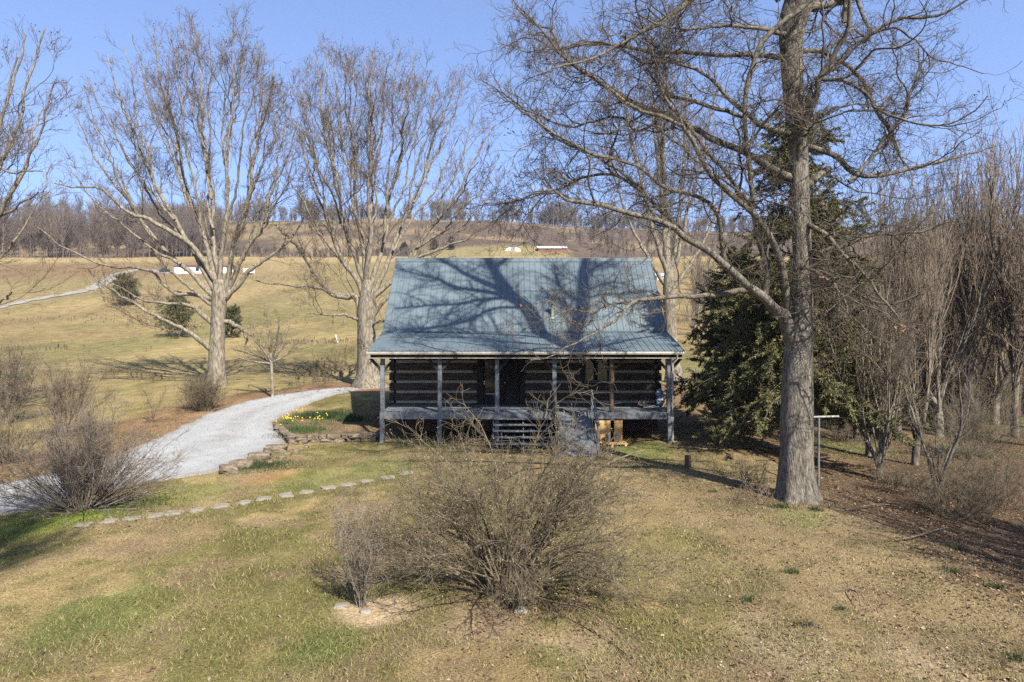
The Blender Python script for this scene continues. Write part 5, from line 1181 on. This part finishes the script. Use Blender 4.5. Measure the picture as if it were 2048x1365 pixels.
# ---- far bare woods
def far_trees(name, pos, hts, mat_, lab, rng, nb=12, ntw=130, wr=.05, spread=.32):
    Vs, Fs, o_ = [], [], 0
    protos_ = []
    for s in range(6):
        K = 5; P = np.stack([np.zeros(K)+rng.normal(0, .01, K), rng.normal(0, .01, K), np.linspace(0, .8, K)], 1)[None]; R = np.linspace(.012, .005, K)[None]
        a = grow(P, R, nb, rng, .55, .6, 5, .12, .5, .12, .010, .25, 1, .45, .002); b2 = grow(*a, ntw, rng, .2, .6, 3, .2, .3, .1, .01, .1, 1, .2, wr/25)
        V, Fq = join([tubes(P, R, 4), tubes(*a, 3), tubes(*b2, 3)]); protos_.append((V, Fq))
    for p, h in zip(pos, hts):
        V, Fq = protos_[rng.integers(6)]; a = rng.uniform(0, 6.28); ca, sa = math.cos(a), math.sin(a)
        W = np.stack([V[:, 0]*ca-V[:, 1]*sa, V[:, 0]*sa+V[:, 1]*ca, V[:, 2]], 1)*np.array([h*rng.uniform(.8, 1.3), h*rng.uniform(.8, 1.3), h]) + p
        Vs.append(W); Fs.append(Fq+o_); o_ += len(W)
    return tag(np_mesh(name, np.concatenate(Vs), np.concatenate(Fs), mat_), lab, 'woods', kind='stuff')
def upos(n, u0, u1, y0, y1):
    y = rng.uniform(y0, y1, n); u = rng.uniform(u0, u1, n); x = u/F*y; return np.stack([x, y, H(x, y)-.3], 1)
rng = np.random.default_rng(71)
p = np.concatenate([upos(330, -1500, -700, 300, 430), upos(110, -720, -640, 310, 430), upos(60, -640, -580, 330, 470)])
h = rng.uniform(12, 25, len(p)); far_trees('far_woods', p, h, M['farwood'], 'brown bare woods along the pasture edge below the left hill', rng, nb=16, ntw=230, wr=.055)
p = np.concatenate([upos(330, -1300, 1500, 590, 640), upos(520, -600, 900, 600, 636), upos(70, -1500, -560, 480, 600)])
u = p[:, 0]/p[:, 1]*F; nz_ = fbm(u/38, u*0+3, 99, 3); kp = rng.uniform(0, 1, len(p)) < sstep(.22, .5, nz_)+.12; p, u, nz_ = p[kp], u[kp], nz_[kp]
h = rng.uniform(8, 19, len(p))*(.5+1.0*nz_)*np.where(u < -500, 1.15, 1)*np.where((u > 0) & (u < 140), 1.25, 1)
far_trees('ridge_woods', p, h, M['ridgewood'], 'line of grey bare trees along the far hilltop', rng, nb=12, ntw=170, wr=.10)
p = np.concatenate([upos(260, -570, -180, 312, 345), upos(170, -150, 700, 420, 560), upos(90, 90, 800, 330, 420), upos(60, -350, -100, 400, 470), upos(60, -560, -100, 470, 590)])
h = rng.uniform(3, 9, len(p))*np.where(p[:, 0]/p[:, 1]*F > 100, 1.5, .75); far_trees('hillside_scrub', p, h, M['farwood'], 'brown leafless scrub in bands across the far hillside', rng, nb=14, ntw=160, wr=.07)
p = upos(120, 350, 1400, 75, 200); far_trees('valley_woods', p, rng.uniform(5, 11, len(p)), M['farwood'], 'bare brown trees in the valley behind the thicket', rng, nb=14, ntw=200, wr=.04)

# rough weeds along field edges
P_ = []
for (pts, wdt, n_) in (([(540,692),(600,690),(660,688),(722,686)], 2.0, 150), ([(622,778),(655,740),(690,712),(716,700)], 1.6, 260), ([(-60,705),(80,700),(140,702)], 1.2, 60), ([(-100,548),(60,544),(200,548),(330,548)], 3.5, 400), ([(480,556),(600,560),(720,566)], 3.0, 150), ([(205,755),(250,752),(330,764)], 1.0, 60), ([(1340,640),(1420,650),(1500,655)], 3.0, 200), ([(-50,650),(150,640),(420,655),(640,640)], 4.0, 220)):
    c_ = resample([G(*q) for q in pts], 60); i_ = rng.integers(0, 60, n_); q_ = c_[i_] + rng.normal(0, wdt*.75, (n_, 3)); q_[:, 2] = H(q_[:, 0], q_[:, 1])-.05; P_.append(q_)
q_ = upos(500, -1100, 700, 60, 290); P_.append(q_+[0, 0, .25]); P_ = np.concatenate(P_)
far_trees('field_weeds', P_, rng.uniform(.18, .60, len(P_))*(1+P_[:, 1]/500), M['weed'], 'dry brown weeds in strips and tufts on the pasture', rng, nb=9, ntw=60, wr=.25, spread=.5)

# ---- daffodils, tufts, ground cover
def daffodils(px, py, n, lab, r):
    p = G(px, py); rng = np.random.default_rng(px); o = empty('daffodil_clump', tuple(p), lab, 'daffodils', 'daffodil clumps in the flower bed')
    q = rng.normal(0, r, (n*6, 2)); X = p[0]+q[:, 0]; Y = p[1]+q[:, 1]*.6; Z = H(X, Y); h_ = rng.uniform(.18, .34, n*6); a = rng.uniform(0, 6.28, n*6)
    B = np.stack([X, Y, Z], 1); W = np.stack([np.cos(a), np.sin(a), a*0], 1)*.012; T = B + np.stack([rng.normal(0, .06, n*6), rng.normal(0, .06, n*6), h_], 1)
    V = np.stack([B-W, B+W, T], 1).reshape(-1, 3); cc = np.repeat(np.array([.06,.12,.04])*rng.uniform(.7, 1.4, (n*6, 1)), 3, 0)
    np_mesh('leaves', V, np.arange(len(V)).reshape(-1, 3), M['blade'], o, smooth=False, cols=cc)
    c = T[:n]+[0, 0, .03]; b_ = MB()
    for v in c:
        for k in range(6):
            an = k*math.pi/3; e = np.array([math.cos(an), -.3, math.sin(an)])*.036; e2 = np.array([math.cos(an+.5), -.3, math.sin(an+.5)])*.028; e3 = np.array([math.cos(an-.5), -.3, math.sin(an-.5)])*.028
            b_.add([tuple(v), tuple(v+e2), tuple(v+e), tuple(v+e3)], [(0,1,2,3)])
        b_.lathe((v[0], v[1], v[2]), [(.008, 0), (.018, -.03)], 6, 'y')
    b_.build('flowers', M['yellow'], o)
M['yellow'] = mat('daffodil yellow', (.85,.66,.03), .6)
daffodils(574, 848, 18, 'brightest clump of yellow daffodils at the corner of the bed by the gravel', .22)
daffodils(590, 832, 6, 'small daffodil clump at the back edge of the bed beside the gravel', .25)
daffodils(632, 850, 9, 'loose daffodil clump in the middle of the bed', .32)
daffodils(645, 840, 4, 'sparse daffodils against the dark ground cover mound', .2)
def tuft(px, py, r, h_, n, lab, col=(.07,.085,.035), name='grass_tuft', cat='grass tuft', group='dark grass tufts on the lawn'):
    p = G(px, py); rng = np.random.default_rng(px*3+py); q = rng.normal(0, r, (n, 2)); X = p[0]+q[:, 0]; Y = p[1]+q[:, 1]*.7; B = np.stack([X, Y, H(X, Y)-.01], 1)
    a = rng.uniform(0, 6.28, n); W = np.stack([np.cos(a), np.sin(a), a*0], 1)*.006*(1+p[1]/25); T = B + np.stack([rng.normal(0, h_*.4, n), rng.normal(0, h_*.4, n), h_*rng.uniform(.5, 1.2, n)], 1)
    V = np.stack([B-W, B+W, T], 1).reshape(-1, 3); cc = np.repeat(np.array(col)*rng.uniform(.6, 1.5, (n, 1)), 3, 0)
    tag(np_mesh(name, V, np.arange(len(V)).reshape(-1, 3), M['blade'], None, smooth=False, cols=cc, loc=tuple(p)), lab, cat, group)
for (px, py, r, h_, n, lb) in ((1560,1015,.14,.16,160,'dark green tuft right at the foot of the big trunk'), (1632,1022,.10,.14,110,'green tuft just off the big trunk on the leaf side'), (1583,1148,.10,.12,110,'dark tuft on bare lawn straight below the big trunk'), (1610,1252,.09,.10,90,'small dark tuft on the lawn near the curved stick'),
     (1912,1100,.10,.12,110,'green tuft at the lower edge of the leaf bank'), (1905,1145,.14,.13,150,'wide green tuft below the leaf bank'), (1990,1178,.09,.15,110,'upright green tuft with a pale leaf beside it'), (2035,1320,.10,.14,100,'dark tuft in the bottom corner of the lawn'), (1495,1203,.09,.11,90,'dark tuft left of the curved stick'),
     (1680,1220,.06,.09,60,'tiny green tuft at the tip of the curved stick'), (1425,985,.08,.10,70,'tuft in the sunlit lawn before the big trunk'), (1180,930,.1,.12,80,'tuft beside the ramp foot behind the big bush')):
    tuft(px, py, r, h_, n, lb)
tuft(520, 932, .55, .10, 2600, 'dark green creeping ground cover along the stone edging', (.045,.06,.025), 'ground_cover', 'ground cover', None)
tuft(648, 834, .55, .30, 2600, 'dark green mound of ground cover in the flower bed', (.045,.065,.025), 'ground_cover', 'ground cover', None)
tuft(700, 842, .30, .28, 1200, 'green leafy mound in the bed next to the cabin shadow', (.05,.08,.03), 'ground_cover', 'ground cover', None)
tuft(600, 862, .6, .16, 1600, 'low green leaves spilling along the top of the stone wall', (.06,.09,.03), 'ground_cover', 'ground cover', None)
tuft(240, 1012, .8, .12, 1800, 'bright green weeds in the shade of the fan shrub', (.08,.13,.02), 'ground_cover', 'ground cover', None)

# ---- air: far hills fade a little
hz = MB(); hz.box(-1150, 1150, -330, 1030, -36, 132); hm = bpy.data.materials.new('air'); hm.use_nodes = True; ht = hm.node_tree; ht.nodes.clear()
ho = ht.nodes.new('ShaderNodeOutputMaterial'); hv = ht.nodes.new('ShaderNodeVolumePrincipled'); hv.inputs['Density'].default_value = HAZE; hv.inputs['Color'].default_value = (.80, .88, 1.0, 1); hv.inputs['Anisotropy'].default_value = .3
ht.links.new(hv.outputs[0], ho.inputs['Volume'])
tag(hz.build('haze', hm), 'thin bluish haze over the valley', 'haze', kind='stuff')
